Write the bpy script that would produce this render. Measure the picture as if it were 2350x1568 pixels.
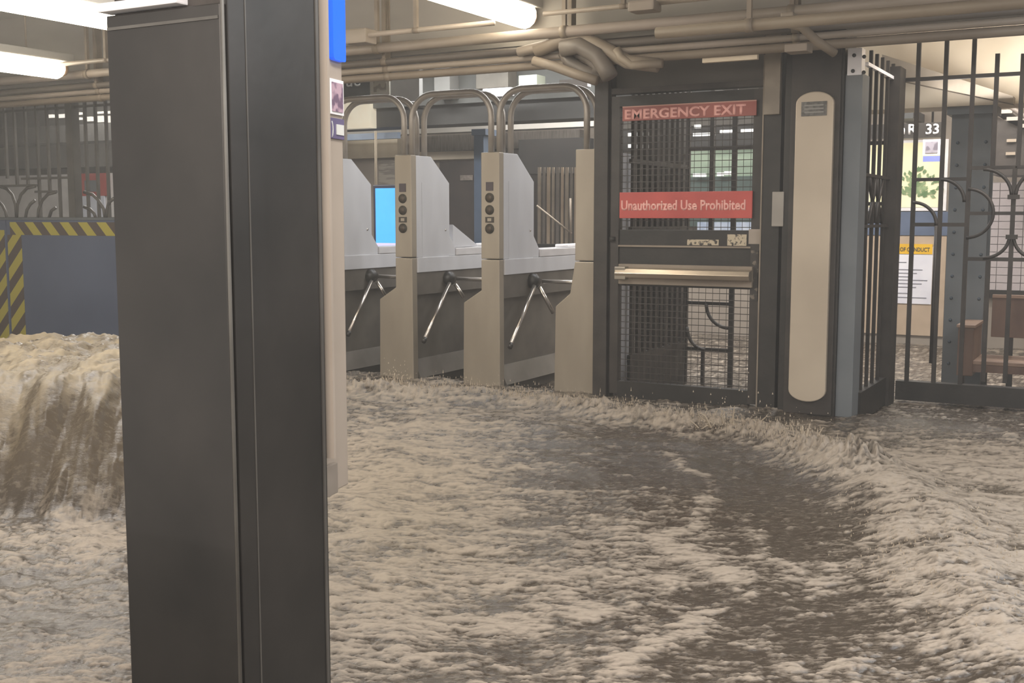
import bpy, bmesh, math, random
import numpy as np
from mathutils import Vector, Matrix
from math import sin, cos, pi, atan, atan2, sqrt, radians

for o in list(bpy.data.objects): bpy.data.objects.remove(o, do_unlink=True)
S = bpy.context.scene
C = S.collection
random.seed(4)

# ------------------------------------------------------------------ camera
FPX = 2600.0; PITCH = atan(284/2600); YAW = atan2(.486, .874); EYE = 1.15
cd = bpy.data.cameras.new('camera'); cam = bpy.data.objects.new('camera', cd); C.objects.link(cam)
cd.sensor_width = 36; cd.lens = 36*FPX/2350; cd.clip_start = .05; cd.clip_end = 100
cam.location = (0, 0, EYE); cam.rotation_euler = (pi/2-PITCH, 0, YAW)
S.camera = cam
# ------------------------------------------------------------------ light
W = bpy.data.worlds.new('world'); S.world = W; W.use_nodes = True
W.node_tree.nodes['Background'].inputs[0].default_value = (1.0, .93, .86, 1)
W.node_tree.nodes['Background'].inputs[1].default_value = .55
S.view_settings.view_transform = 'Standard'; S.view_settings.look = 'None'
S.view_settings.exposure = 0.42; S.view_settings.gamma = 1; S.view_settings.use_curve_mapping = False

def area(name, loc, size, power, col=(1, .93, .84), rot=(0, 0, 0)):
    l = bpy.data.lights.new(name, 'AREA'); l.shape = 'RECTANGLE'; l.size, l.size_y = size
    l.energy = power; l.color = col
    o = bpy.data.objects.new(name, l); C.objects.link(o); o.location = loc; o.rotation_euler = rot
    return o
# platform fluorescents out of view behind and beside the camera, mezzanine lights behind the gates
WARM = (1, .96, .915)
area('platform_lamp_light', (-.6, 1.2, 2.6), (.4, 2.4), 52, WARM)
area('platform_lamp_light', (-4.4, 3.0, 2.62), (.4, 2.4), 62, WARM)
area('platform_lamp_light', (1.2, 4.0, 2.55), (.4, 2.4), 95, (.94, .97, 1))  # unseen; cool and strong to brighten the turnstile sides from the right
area('train_window_light', (-.9, -.8, 1.9), (4.5, .8), 60, (1, .87, .75), (radians(78), 0, 0))
area('mezzanine_lamp_light', (-1.3, 9.6, 2.6), (2.6, .5), 80, WARM)
area('mezzanine_lamp_light', (-4.6, 9.8, 2.6), (2.6, .5), 70, WARM)
area('mezzanine_lamp_light', (-9.0, 8.6, 2.6), (2.6, .5), 95, (1, .97, .92))
area('lane_fill', (-4.0, 7.7, 2.6), (3.6, .25), 48, (.95, .98, 1))  # unseen fill added over the lanes to brighten the turnstile sides
area('alcove_fill', (-.3, 7.15, 2.7), (2.2, .3), 40, WARM, (radians(50), 0, 0))  # added fill, tilted to brighten the cream beam behind the fence
area('alcove_fill_up', (-.2, 8.15, 1.95), (2.2, .2), 14, WARM, (radians(175), 0, 0))  # added up-facing fill for the ceiling over the alcove
# unseen up-facing fills added to brighten the ceilings above the tubes
area('mezzanine_fill_up', (-.6, 9.6, 2.25), (2.6, 1.2), 42, WARM, (pi, 0, 0))
area('mezzanine_fill_up', (-9.0, 9.0, 2.2), (3.0, 1.2), 25, WARM, (pi, 0, 0))
area('platform_fill_up', (-5.5, 4.2, 2.3), (3.0, 2.4), 26, WARM, (pi, 0, 0))
area('platform_fill_up', (-1.0, 4.0, 2.3), (3.0, 2.4), 16, WARM, (pi, 0, 0))

# ------------------------------------------------------------------ pixel -> world on real planes (2350x1568)
_c, _s = cos(PITCH), sin(PITCH); FH = (-sin(YAW), cos(YAW)); RT = (cos(YAW), sin(YAW))
def ray(u, v):
    a = (u-1175)/FPX; b = -(v-784)/FPX; fw = _c+b*_s; up = -_s+b*_c
    return (RT[0]*a+FH[0]*fw, RT[1]*a+FH[1]*fw, up)
def PY(u, v, Y):
    r = ray(u, v); t = Y/r[1]; return Vector((r[0]*t, Y, EYE+r[2]*t))
def PX(u, v, X):
    r = ray(u, v); t = X/r[0]; return Vector((X, r[1]*t, EYE+r[2]*t))
def PZ(u, v, Z=0):
    r = ray(u, v); t = (Z-EYE)/r[2]; return Vector((r[0]*t, r[1]*t, Z))

# ------------------------------------------------------------------ materials
def lin(h):
    h = h.lstrip('#'); out = []
    for i in (0, 2, 4):
        c = int(h[i:i+2], 16)/255; out.append(c/12.92 if c <= .04045 else ((c+.055)/1.055)**2.4)
    return (*out, 1)
_M = {}
def mat(name, c1, c2=None, rough=.5, metal=0, scale=6, stretch=(1, 1, 1), bump=0, bscale=40, emit=0, coat=0, lo=.35, hi=.65, detail=5):
    if name in _M: return _M[name]
    m = bpy.data.materials.new(name); m.use_nodes = True; nt = m.node_tree; n = nt.nodes; L = nt.links
    b = n['Principled BSDF']; b.inputs['Roughness'].default_value = rough; b.inputs['Metallic'].default_value = metal
    b.inputs['Coat Weight'].default_value = coat
    tc = n.new('ShaderNodeTexCoord'); mp = n.new('ShaderNodeMapping'); mp.inputs['Scale'].default_value = stretch
    L.new(tc.outputs['Object'], mp.inputs[0])
    nz = n.new('ShaderNodeTexNoise'); nz.inputs['Scale'].default_value = scale; nz.inputs['Detail'].default_value = detail
    L.new(mp.outputs[0], nz.inputs[0])
    cr = n.new('ShaderNodeValToRGB'); cr.color_ramp.elements[0].position = lo; cr.color_ramp.elements[1].position = hi
    cr.color_ramp.elements[0].color = lin(c1); cr.color_ramp.elements[1].color = lin(c2 or c1)
    L.new(nz.outputs[0], cr.inputs[0]); L.new(cr.outputs[0], b.inputs['Base Color'])
    if bump:
        n2 = n.new('ShaderNodeTexNoise'); n2.inputs['Scale'].default_value = bscale; n2.inputs['Detail'].default_value = 4
        L.new(mp.outputs[0], n2.inputs[0]); bp = n.new('ShaderNodeBump'); bp.inputs['Strength'].default_value = bump
        bp.inputs['Distance'].default_value = .01
        L.new(n2.outputs[0], bp.inputs['Height']); L.new(bp.outputs[0], b.inputs['Normal'])
    if emit:
        b.inputs['Emission Color'].default_value = lin(c2 or c1); b.inputs['Emission Strength'].default_value = emit
    _M[name] = m; return m
def stripes(name, c1, c2, freq, direction):
    if name in _M: return _M[name]
    m = bpy.data.materials.new(name); m.use_nodes = True; nt = m.node_tree; n = nt.nodes; L = nt.links
    b = n['Principled BSDF']; b.inputs['Roughness'].default_value = .5
    tc = n.new('ShaderNodeTexCoord')
    dt = n.new('ShaderNodeVectorMath'); dt.operation = 'DOT_PRODUCT'; dt.inputs[1].default_value = direction
    L.new(tc.outputs['Object'], dt.inputs[0])
    mu = n.new('ShaderNodeMath'); mu.operation = 'MULTIPLY'; mu.inputs[1].default_value = freq; L.new(dt.outputs['Value'], mu.inputs[0])
    fr = n.new('ShaderNodeMath'); fr.operation = 'FRACT'; L.new(mu.outputs[0], fr.inputs[0])
    gt = n.new('ShaderNodeMath'); gt.operation = 'GREATER_THAN'; gt.inputs[1].default_value = .5; L.new(fr.outputs[0], gt.inputs[0])
    mx = n.new('ShaderNodeMix'); mx.data_type = 'RGBA'; mx.inputs[6].default_value = lin(c1); mx.inputs[7].default_value = lin(c2)
    L.new(gt.outputs[0], mx.inputs[0]); L.new(mx.outputs[2], b.inputs['Base Color'])
    _M[name] = m; return m

M_steel = mat('brushed_warm_lit_steel', '8f8577', 'a3998a', .42, .35, 3, (1, 1, .3), .05, 60)  # front faces: warm light from the camera side put into the steel colour
M_side = mat('brushed_cool_lit_steel', 'b6b6ba', 'c6c6ca', .45, .1, 3, (1, 1, .4), .04, 50)  # side faces: same steel, toned pale and cool for light from the right
M_under = mat('shaded_under_steel', '57514b', '6a645c', .55, .2, 4)  # steel darkened to paint the shade below the console
M_iron = mat('dark_iron_paint', '1f1c1a', '2b2724', .5, .1, 7, bump=.1)
M_iron2 = mat('iron_paint_brown', '2b2623', '3a3430', .5, .1, 7, bump=.1)
M_bluegrey = mat('blue_grey_paint', '5f6468', '6c7073', .45, .05, 3)
M_cream = mat('cream_paint', 'cbbda6', 'dacdb8', .6, 0, 3, bump=.05)
M_ceil = mat('ceiling_plaster', 'a3a09a', 'b4b1ab', .8, 0, 1.4, bump=.15)
M_beam = mat('grimy_brown_beam', '837e76', '98928a', .65, 0, 3, (.3, 1, 1), .1)
M_pipe = mat('cream_conduit', '8a7f71', 'a1958a', .5, 0, 5, (.3, 1, 1))
M_pipe2 = mat('brown_conduit', '75695c', '8c8071', .55, 0, 5, (.3, 1, 1))
M_pipe3 = mat('dark_conduit', '5b544d', '6b635b', .55, 0, 5, (.3, 1, 1))
M_red = mat('red_sign', 'a8423c', 'b84c44', .45, 0, 4)
M_red2 = mat('faded_red_sign', '8a4840', '9c5248', .5, 0, 4)
M_pink = mat('pink_lettering', 'e3a49c', 'e8b0a6', .5)
M_white = mat('white_paint', 'e4e2e4', 'f0eef0', .4)
M_dsign = mat('charcoal_sign', '3f4040', '4a4b4b', .45)
M_letter = mat('pale_lettering', 'c9cac6', 'd6d6d2', .5)
M_chrome = mat('polished_arm', 'b8b0a8', 'cfc8c0', .22, .9)
M_black = mat('black_plastic', '221f1d', '2d2926', .4)

# ------------------------------------------------------------------ mesh helpers
def link(name, me, m, parent=None):
    o = bpy.data.objects.new(name, me); C.objects.link(o)
    if m: me.materials.append(m)
    if parent: o.parent = parent
    return o
def tag(o, label=None, cat=None, group=None, kind=None):
    if label: o['label'] = label
    if cat: o['category'] = cat
    if group: o['group'] = group
    if kind: o['kind'] = kind
    return o
def thing(name, label, cat, loc=(0, 0, 0), group=None):
    o = bpy.data.objects.new(name, None); C.objects.link(o); o.location = loc; o.empty_display_size = .1
    return tag(o, label, cat, group)
class MB:
    def __init__(s): s.v = []; s.f = []; s.sm = []
    def add(s, vs, fs, smooth=False):
        k = len(s.v); s.v += [tuple(p) for p in vs]; s.f += [tuple(i+k for i in f) for f in fs]; s.sm += [smooth]*len(fs); return s
    def box(s, a, b):
        x0, y0, z0 = [min(p, q) for p, q in zip(a, b)]; x1, y1, z1 = [max(p, q) for p, q in zip(a, b)]
        return s.add([(x0,y0,z0),(x1,y0,z0),(x1,y1,z0),(x0,y1,z0),(x0,y0,z1),(x1,y0,z1),(x1,y1,z1),(x0,y1,z1)],
                     [(0,3,2,1),(4,5,6,7),(0,1,5,4),(1,2,6,5),(2,3,7,6),(3,0,4,7)])
    def prism(s, poly, lo, hi, axis=0):
        # poly in the two other axes; axis = extrusion axis
        def mk(p, t):
            if axis == 0: return (t, p[0], p[1])
            if axis == 1: return (p[0], t, p[1])
            return (p[0], p[1], t)
        n = len(poly)
        return s.add([mk(p, lo) for p in poly]+[mk(p, hi) for p in poly],
                     [tuple(range(n)), tuple(range(2*n-1, n-1, -1))]+[(i, i+n, (i+1) % n+n, (i+1) % n) for i in range(n)])
    def tube(s, pts, r, n=8, smooth=True, square=False, cap=True):
        pts = [Vector(p) for p in pts]; m = len(pts); rs = r if isinstance(r, (list, tuple)) else [r]*m
        vs = []; up = None
        if square: n = 4
        for i, p in enumerate(pts):
            d = (pts[min(i+1, m-1)]-pts[max(i-1, 0)]).normalized()
            if up is None:
                up = Vector((0, 1, 0)) if abs(d.y) < .9 else Vector((0, 0, 1))
            a = d.cross(up)
            if a.length < 1e-4: a = d.cross(Vector((1, 0, 0)))
            a.normalize(); b = a.cross(d).normalized()
            if i: 
                pass
            k = 1/cos(pi/4) if square else 1
            for j in range(n):
                t = 2*pi*(j+.5)/n
                vs.append(p+(a*cos(t)+b*sin(t))*rs[i]*k)
        fs = [(i*n+j, i*n+(j+1) % n, (i+1)*n+(j+1) % n, (i+1)*n+j) for i in range(m-1) for j in range(n)]
        if cap: fs += [tuple(range(n-1, -1, -1)), tuple((m-1)*n+j for j in range(n))]
        return s.add(vs, fs, smooth and not square)
    def build(s, name, m, parent=None, bevel=0):
        me = bpy.data.meshes.new(name); me.from_pydata(s.v, [], s.f)
        me.polygons.foreach_set('use_smooth', s.sm)
        bm = bmesh.new(); bm.from_mesh(me); bmesh.ops.recalc_face_normals(bm, faces=bm.faces); 
        if bevel:
            bmesh.ops.bevel(bm, geom=[e for e in bm.edges if len(e.link_faces) == 2 and e.calc_face_angle() > .5], offset=bevel, segments=2, affect='EDGES', profile=.6, clamp_overlap=True)
        bm.to_mesh(me); bm.free()
        return link(name, me, m, parent)
def box(name, a, b, m, parent=None, bevel=0): return MB().box(a, b).build(name, m, parent, bevel)
def pbox(name, u0, v0, u1, v1, Y, th, m, parent=None, bevel=0, yo=0):
    """box whose front face lies on plane y=Y"""
    a = PY((u0+u1)/2, v0, Y); b = PY((u0+u1)/2, v1, Y); l = PY(u0, (v0+v1)/2, Y).x; r = PY(u1, (v0+v1)/2, Y).x
    return box(name, (l, Y+yo, b.z), (r, Y+yo+th, a.z), m, parent, bevel)
def vbar(name, x, y, z0, z1, w, m, parent, d=None):
    d = d or w
    return box(name, (x-w/2, y-d/2, z0), (x+w/2, y+d/2, z1), m, parent)
def xbar(name, x0, x1, y, z, w, m, parent, d=None):
    d = d or w
    return box(name, (x0, y-d/2, z-w/2), (x1, y+d/2, z+w/2), m, parent)
def arc(cx, cz, r, a0, a1, Y, n=12):
    return [(cx+r*cos(radians(a0+(a1-a0)*i/n)), Y, cz+r*sin(radians(a0+(a1-a0)*i/n))) for i in range(n+1)]
def text(name, s, x, y, z, h, w, m, parent=None, off=.012, ext=.002, rotz=0):
    """lettering in the xz plane facing -y; left edge x, baseline z, cap height h, total width w"""
    cu = bpy.data.curves.new(name, 'FONT'); cu.body = s; cu.size = 1; cu.extrude = 0; cu.offset = off; cu.resolution_u = 3
    t = bpy.data.objects.new('tmp', cu); C.objects.link(t)
    dg = bpy.context.evaluated_depsgraph_get(); dg.update()
    me = bpy.data.meshes.new_from_object(t.evaluated_get(dg)); bpy.data.objects.remove(t, do_unlink=True); bpy.data.curves.remove(cu)
    n = len(me.vertices); co = np.empty(n*3); me.vertices.foreach_get('co', co); co = co.reshape(-1, 3)
    x0, x1 = co[:, 0].min(), co[:, 0].max(); caps = .729 if any(c.isupper() or c.isdigit() or c in 'bdfhkl' for c in s) else .54
    co[:, 0] = (co[:, 0]-x0)/(x1-x0)*w; zz = co[:, 1]/caps*h
    out = np.stack([co[:, 0], np.zeros(n), zz], 1)
    me.vertices.foreach_set('co', out.ravel()); me.update()
    me.materials.clear(); o = link(name, me, m, parent); o.location = (x, y, z); o.rotation_euler = (0, 0, rotz)
    md = o.modifiers.new('thickness', 'SOLIDIFY'); md.thickness = ext
    return o
def disc_y(mb, x, y0, y1, z, r, n=20):
    return mb.tube([(x, y0, z), (x, y1, z)], r, n)

# ================================================================== STRUCTURE
YT = 6.7       # plane of turnstiles and exit gate
YF = 7.8       # plane of the iron fence behind the alcove
YB = 11.5      # back wall of the mezzanine
tag(box('floor', (-16, -.2, -.32), (7, 16, -.25), mat('station_floor', '5c554d', '6a635a', .7)), kind='structure')
tag(box('ceiling', (-16, -.2, 2.78), (7, 7.0, 2.9), M_ceil), kind='structure')
tag(box('ceiling', (-16, 7.0, 2.78), (7, 16, 2.9), M_cream), kind='structure')
wb = tag(box('wall_back', (-16, YB, -.25), (7, YB+.2, 2.78), mat('taupe_wall', '8a8076', '988e83', .7, 0, 2)), kind='structure')
tag(box('wall_left', (-16, 0, -.25), (-15.8, 11.5, 2.78), M_ceil), kind='structure')

# long header beam above the turnstile line (the top of the picture)
hb = tag(box('trim_1', (-15.8, 6.35, 2.24), (6.8, 6.62, 2.78), M_beam), kind='structure')
box('flange', (-15.8, 6.27, 2.205), (6.8, 6.70, 2.235), M_beam, hb)
# ceiling ribs on the platform side
for i, y in enumerate((2.6, 3.9, 5.2)):
    t = tag(box('trim_%d' % (i+2), (-15.8, y, 2.64), (6.8, y+.16, 2.78), M_ceil), kind='structure')
# conduits along the header
def pipe(u, v, Y, r, m, label, x0=-15.7, x1=6.7, clamps=True):
    p = PY(u, v, Y); o = MB().tube([(x0, Y, p.z), (x1, Y, p.z)], r, 12).build('conduit', m)
    tag(o, label, 'pipe')
    if clamps:
        x = x0+.5
        while x < x1:
            cm = MB().tube([(x-.02, Y, p.z), (x+.02, Y, p.z)], r*1.18, 12)
            cm.box((x-.012, Y-.012, p.z), (x+.012, Y+.012, 2.64 if Y < 6.27 else p.z+r*1.2))
            cm.build('pipe_clamp', M_pipe2, o); x += 1.35
    return o
pipe(1600, 46, 6.12, .032, M_pipe, 'thick cream conduit highest of the long pipes above the red exit sign')
pipe(1600, 84, 6.20, .022, M_pipe3, 'dark conduit just under the thick cream pipe along the header')
pipe(1600, 104, 6.22, .020, M_pipe, 'thin cream conduit below the dark one on the header')
pipe(1600, 124, 6.24, .026, M_pipe2, 'brown conduit lowest on the header above the exit gate')
pipe(1350, 22, 5.95, .014, M_pipe, 'thin pale conduit crossing beside the lamp end', x0=-3.1, x1=6.7)
pipe(950, 70, 5.9, .016, M_pipe, 'thin pinkish conduit under the ceiling beside the black column', x0=-8.5, x1=-3.4)
pipe(2150, 22, 5.7, .03, M_pipe2, 'wide brown conduit at the upper right corner', x0=-2.3)
# junction boxes on the conduits
for u, v, w, h, lab in ((1470, 12, 60, 24, 'round tan junction box on the thin conduit right of the lamp'), (1805, 40, 30, 26, 'small tan junction box above the beige rounded panel'),
                        (815, 82, 48, 34, 'pinkish junction box beside the black column top')):
    o = pbox('junction_box', u-w/2, v-h/2, u+w/2, v+h/2, 6.0 if u == 1805 else 5.86, .12, M_pipe, None, .01); tag(o, lab, 'box')
# dropping elbow conduit above the rounded panel
o = MB().tube([PY(1700, 56, 6.05), PY(1790, 50, 6.0), PY(1840, 62, 6.0), PY(1875, 95, 6.0), PY(1915, 122, 6.1)], .024, 10).build('conduit', M_pipe2); tag(o, 'brown conduit bending down above the rounded beige panel', 'pipe')
o = pbox('mounting_plate', 1800, 100, 1852, 118, 6.1, .12, M_pipe, None, .005); tag(o, 'pale metal bracket on the post above the rounded panel', 'bracket')
# brown cable bundle hanging where the stanchion meets the gate
cb = thing('cable_bundle', 'brown tangle of thick cables hanging left of the red exit sign', 'cables', PY(1345, 120, 6.15))
def rel(o, root): o.location = Vector(o.location)-root.location
for k, (r, m_, pts) in enumerate([
    (.05, M_pipe3, [(1290, 112), (1330, 105), (1370, 128), (1390, 158), (1400, 178)]),
    (.042, M_pipe2, [(1230, 118), (1290, 92), (1350, 92), (1400, 118), (1440, 142), (1510, 150)]),
    (.04, M_pipe3, [(1295, 120), (1310, 146), (1345, 166), (1385, 176)]),
    (.025, M_pipe2, [(1415, 112), (1425, 132), (1450, 150), (1520, 146)]),
    (.03, M_pipe, [(1190, 120), (1250, 104), (1300, 88), (1360, 84)]),
    (.045, M_pipe3, [(1310, 105), (1350, 128), (1375, 150), (1372, 170)]),
    (.03, M_pipe2, [(1225, 140), (1270, 152), (1320, 170), (1370, 186)])]):
    o = MB().tube([PY(u, v, 6.13+.03*(k % 3)) for u, v in pts], r, 10).build('cable', m_, cb); rel(o, cb)

# ---------------------------------------------------------------- lamps
M_tube = mat('lit_tube', 'fff3dc', 'fff3dc', .4, emit=9)
M_cap = mat('amber_end_cap', 'c9a27a', 'd8b48c', .5)
def lamp(x, yend, z, length, label):
    t = thing('fluorescent_lamp', label, 'lamp', (x, yend, z), 'tube lamps under the platform ceiling')
    r = .08
    n = 12
    MB().tube([(0, -length, 0), (0, -.04, 0), (0, -.012, 0)], [r, r, r*.8], 14).build('tube', M_tube, t)
    MB().tube([(0, -.012, 0), (0, .03, 0)], [r*.8, r*.6], 14).build('end_cap', M_cap, t)
    box('housing', (-.07, -length-.05, .05), (.07, .07, .11), M_ceil, t, .008)
    for yy in (-.3, -length+.3): MB().tube([(0, yy, .1), (0, yy, 2.78-z)], .008, 6).build('hanger', M_pipe2, t)
    return t
p = PZ(1212, 38, 2.38); lamp(p.x, p.y, p.z, 2.6, 'long lit tube lamp at the top centre above the turnstiles')
p = PZ(262, 42, 2.38); lamp(p.x, p.y, p.z, 3.4, 'lit tube lamp at the upper left ending behind the black column')
p = PZ(140, 158, 2.27); lamp(p.x, p.y, p.z, 3.2, 'lower of the two lit tube lamps at the left edge, with amber end')

# ================================================================== FOREGROUND COLUMN
M_col = mat('mottled_black_cladding', '131211', '2c2927', .42, 0, 3.2, (1, 1, .8), .06, 25, coat=.1, lo=.3, hi=.7)  # mottling stands in for blotchy window reflections
def cam_pt(u, depth): return Vector(((u-1175)/FPX*depth*RT[0]+depth*FH[0], (u-1175)/FPX*depth*RT[1]+depth*FH[1], 0))
_q = cam_pt(527, 2.2); cx1, cy1 = _q.x, _q.y                     # near corner of the square column
cx0 = PY(272, 784, cy1).x; cy2 = PX(746, 784, cx1).y
colu = thing('platform_column', 'tall mottled black-clad square platform column filling the left foreground', 'column', (cx0, cy1, -.25))
def P(o, root): o.location -= root.location; return o
ztop = PY(300, 30, cy1).z
P(MB().box((cx0+.012, cy1+.012, -.25), (cx1-.012, cy2-.004, 2.78)).build('core', M_iron2, colu), colu)
P(MB().box((cx0, cy1, -.25), (cx1-.006, cy1+.012, ztop)).build('cladding_panel', M_col, colu, .003), colu)
P(MB().box((cx1-.012, cy1+.013, -.25), (cx1, cy2, 2.4)).build('cladding_panel', M_col, colu, .003), colu)
P(MB().box((cx0, cy1+.013, -.25), (cx0+.012, cy2, ztop)).build('cladding_panel', M_col, colu, .003), colu)
M_jm = mat('joint_metal', '4c4a46', '5e5c58', .5)
P(MB().tube([(cx1-.003, cy1+.003, -.25), (cx1-.003, cy1+.003, 2.4)], .0042, 8).build('corner_strip', M_jm, colu), colu)
P(MB().box((cx1, cy1+.06, -.25), (cx1+.0015, cy1+.063, 2.4)).build('panel_joint', mat('edge_metal', '45423f', '524f4b', .4), colu), colu)
P(MB().box((cx1, cy2-.016, -.25), (cx1+.003, cy2-.008, 2.4)).build('edge_strip', mat('edge_metal', '45423f'), colu), colu)
P(MB().box((cx0-.004, cy1-.02, ztop+.004), (cx1-.1, cy1+.02, ztop+.022)).build('cap_rim', M_white, colu, .003), colu)
P(MB().box((cx0+.004, cy1-.003, ztop-.03), (cx1-.01, cy1, ztop-.024)).build('upper_groove', M_jm, colu), colu)

# help point unit on the column's right side
kd = Vector((.29, 1, 0)).normalized()
# camera frame -> world
def cw(a, g): return Vector((a*RT[0]+g*FH[0], a*RT[1]+g*FH[1], 0))
def ground_at(u, depth): return cw((u-1175)/FPX*depth, depth)
kA = ground_at(741, 2.49); kB = ground_at(792.5, 2.594)
kdir = (kB-kA).normalized(); kn = Vector((kdir.y, -kdir.x, 0))   # outward normal of the visible side
kL = (kB-kA).length
kz = 1.15-.2449*2.53
hp = thing('help_point', 'beige metal help point post with a blue light behind the black column', 'help point', (kA.x, kA.y, 0))
hp.rotation_euler = (0, 0, atan2(kdir.y, kdir.x))     # local x runs along the visible side, -y is outward
back = .2
M_hp = mat('beige_enamel', 'a2968a', 'b0a498', .4, .1, 3)
MB().box((-.02, 0, kz), (kL, back, 2.45)).build('body', M_hp, hp, .004)
MB().box((-.02, -.001, kz), (kL, -.0005, kz+.0)).build('base_edge', M_hp, hp) if False else None
def kzv(v, s=.5):  # height on the unit from a pixel row
    d = 2.49+.1*s; r_ = ray(765, v); k = d/(FH[0]*r_[0]+FH[1]*r_[1]); return EYE+r_[2]*k
M_blue = mat('blue_light', '1458e4', '1458e4', .3, emit=.7)
lx0 = kL*.42; lx1 = kL*.97
m_ = MB(); zb = kzv(137); poly = [(lx0, 2.4), (lx1, 2.4), (lx1, zb+.006)]+[(lx1-.006+.006*cos(a), zb+.006-.006*sin(a)) for a in (.5, 1.0)]+[(lx1-.008, zb), (lx0+.01, zb)]+[(lx0+.01-.01*sin(a), zb+.01-.01*cos(a)) for a in (.5, 1.0)]+[(lx0, zb+.012)]
m_.prism(poly, -.012, 0, 1); m_.build('blue_lamp', M_blue, hp)
MB().box((kL*.36, -.004, kzv(262)), (kL*.99, 0, kzv(180))).build('code_frame', M_white, hp, .001)
MB().box((kL*.45, -.006, kzv(255)), (kL*.92, -.004, kzv(188))).build('code_panel', mat('mauve_patch', '6f5a70', 'b59aa8', .5, 0, 60, lo=.4, hi=.6, detail=1), hp)
MB().box((kL*.32, -.004, kzv(318)), (kL*.99, 0, kzv(270))).build('label_plate', mat('purple_label', '5b5374', '675f80', .5), hp, .001)
MB().box((kL*.62, -.006, kzv(308)), (kL*.94, -.004, kzv(284))).build('label_window', M_letter, hp)
tt = text('label_letter', ')', kL*.42, -.005, kzv(306), .02, .008, M_letter, hp, .02, .001)
MB().box((-.02, -.012, kz), (kL*.3, 0, kz+.07)).build('lower_slot', mat('slot_metal', '7d746b', '8a8178', .4), hp, .002)
MB().box((-.02, -.03, kz+.09), (-.01, 0, 2.4)).build('edge_flange', M_hp, hp)

# ================================================================== TURNSTILES
RX = {1: -3.105, 2: -3.817, 3: -4.529, 4: -5.241}
HW = .143
def turnstile(i, label, full=True):
    R = RX[i]; t = thing('turnstile' if full else 'turnstile_end_post', label, 'turnstile' if full else 'post', (R, YT, 0), 'row of turnstiles' if full else None)
    zs = .868
    # front plates
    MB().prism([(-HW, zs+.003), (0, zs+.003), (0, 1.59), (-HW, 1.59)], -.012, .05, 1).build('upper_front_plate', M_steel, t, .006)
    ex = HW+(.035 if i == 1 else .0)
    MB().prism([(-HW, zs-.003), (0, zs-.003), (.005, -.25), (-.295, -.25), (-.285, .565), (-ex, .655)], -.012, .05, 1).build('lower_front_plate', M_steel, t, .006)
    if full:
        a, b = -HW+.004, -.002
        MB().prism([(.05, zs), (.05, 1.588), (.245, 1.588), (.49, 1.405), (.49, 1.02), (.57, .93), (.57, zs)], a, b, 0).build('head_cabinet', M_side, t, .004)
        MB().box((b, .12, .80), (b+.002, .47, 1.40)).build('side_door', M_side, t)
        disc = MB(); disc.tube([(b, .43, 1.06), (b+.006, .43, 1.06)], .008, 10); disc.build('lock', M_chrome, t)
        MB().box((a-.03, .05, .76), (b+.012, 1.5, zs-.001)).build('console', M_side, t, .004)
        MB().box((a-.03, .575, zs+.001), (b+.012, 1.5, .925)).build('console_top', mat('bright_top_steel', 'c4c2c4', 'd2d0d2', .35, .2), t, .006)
        if i == 3: MB().prism([(.57, .927), (.57, 1.10), (.95, .93)], a+.03, b-.02, 0).build('rear_hood', M_side, t, .003)
        MB().box((a+.02, 1.05, .926), (b-.01, 1.4, .95)).build('rear_reader', M_white, t, .01)
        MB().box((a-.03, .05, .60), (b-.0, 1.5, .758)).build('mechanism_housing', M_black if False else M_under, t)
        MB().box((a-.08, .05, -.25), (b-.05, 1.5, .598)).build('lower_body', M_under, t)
        MB().prism([(b-.05, .0), (b+.02, .0), (b-.04, .13), (b-.05, .13)], .06, 1.5, 1).build('kick_skirt', mat('wet_grey', '5d5852', '6c6660', .35), t)
        # tripod
        hx, hy, hz = b+.03, .45, .70
        MB().tube([(b-.02, hy, hz), (hx, hy, hz), (hx+.03, hy, hz-.012)], [.055, .055, .035], 16).build('hub', M_black, t)
        h0 = Vector((hx+.01, hy, hz)); 
        ends = {2: ((1170, 798), (1275, 728), (1322, 643)), 3: ((972, 785), (1070, 692), (1106, 636)), 4: ((798, 770), (892, 692), (912, 633))}[i]
        dl = Vector((.02, -.36, -.44)); 
        for k, (u, v) in enumerate(ends):
            if k == 2: e = Vector((h0.x+.52, h0.y+.03, h0.z-.0))
            else:
                q = PX(u, v, R+h0.x+(.06 if k == 0 else .10)); e = Vector((q.x-R, q.y-YT, q.z))
            d = (e-h0).normalized()
            MB().tube([h0+d*.05, e-d*.035], .0155, 10).build('tripod_arm', M_chrome, t)
            if k == 0: MB().tube([e-d*.035, e], .017, 10).build('arm_tip', M_black, t)
        # reader face: window, two round readers, slot, round button
        z = lambda v: PY(1125, v, YT).z
        MB().box((-.103, -.016, z(438)), (-.047, -.0125, z(418))).build('display_window', mat('display_glass', '3a3034', '44393d', .5), t)
        M_rdr = mat('olive_reader', '2e2921', '3b352b', .6)
        for v in (454, 482, 525):
            MB().tube([(-.075, -.018, z(v)), (-.075, -.012, z(v))], .033 if v != 525 else .034, 18).build('indicator_light', M_rdr, t)
            MB().tube([(-.075, -.021, z(v)), (-.075, -.018, z(v))], .019, 14).build('indicator_lens', mat('lens_brown', '453a2f', '4f4337', .6), t)
        MB().box((-.108, -.016, z(511)), (-.042, -.0125, z(498))).build('card_slot', M_rdr, t)
        MB().box((-.09, -.018, z(508)), (-.06, -.016, z(501))).build('slot_label', M_steel, t)
    else:
        MB().box((-HW, .05, -.25), (0, .6, 1.585)).build('cabinet', M_side, t)
    return t
turnstile(1, 'plain beige steel turnstile end post beside the emergency exit gate', False)
turnstile(2, 'steel turnstile nearest the exit gate, first left of the end post')
turnstile(3, 'middle steel turnstile in front of the blue lit screen')
turnstile(4, 'leftmost steel turnstile, mostly hidden behind the help point')

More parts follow.
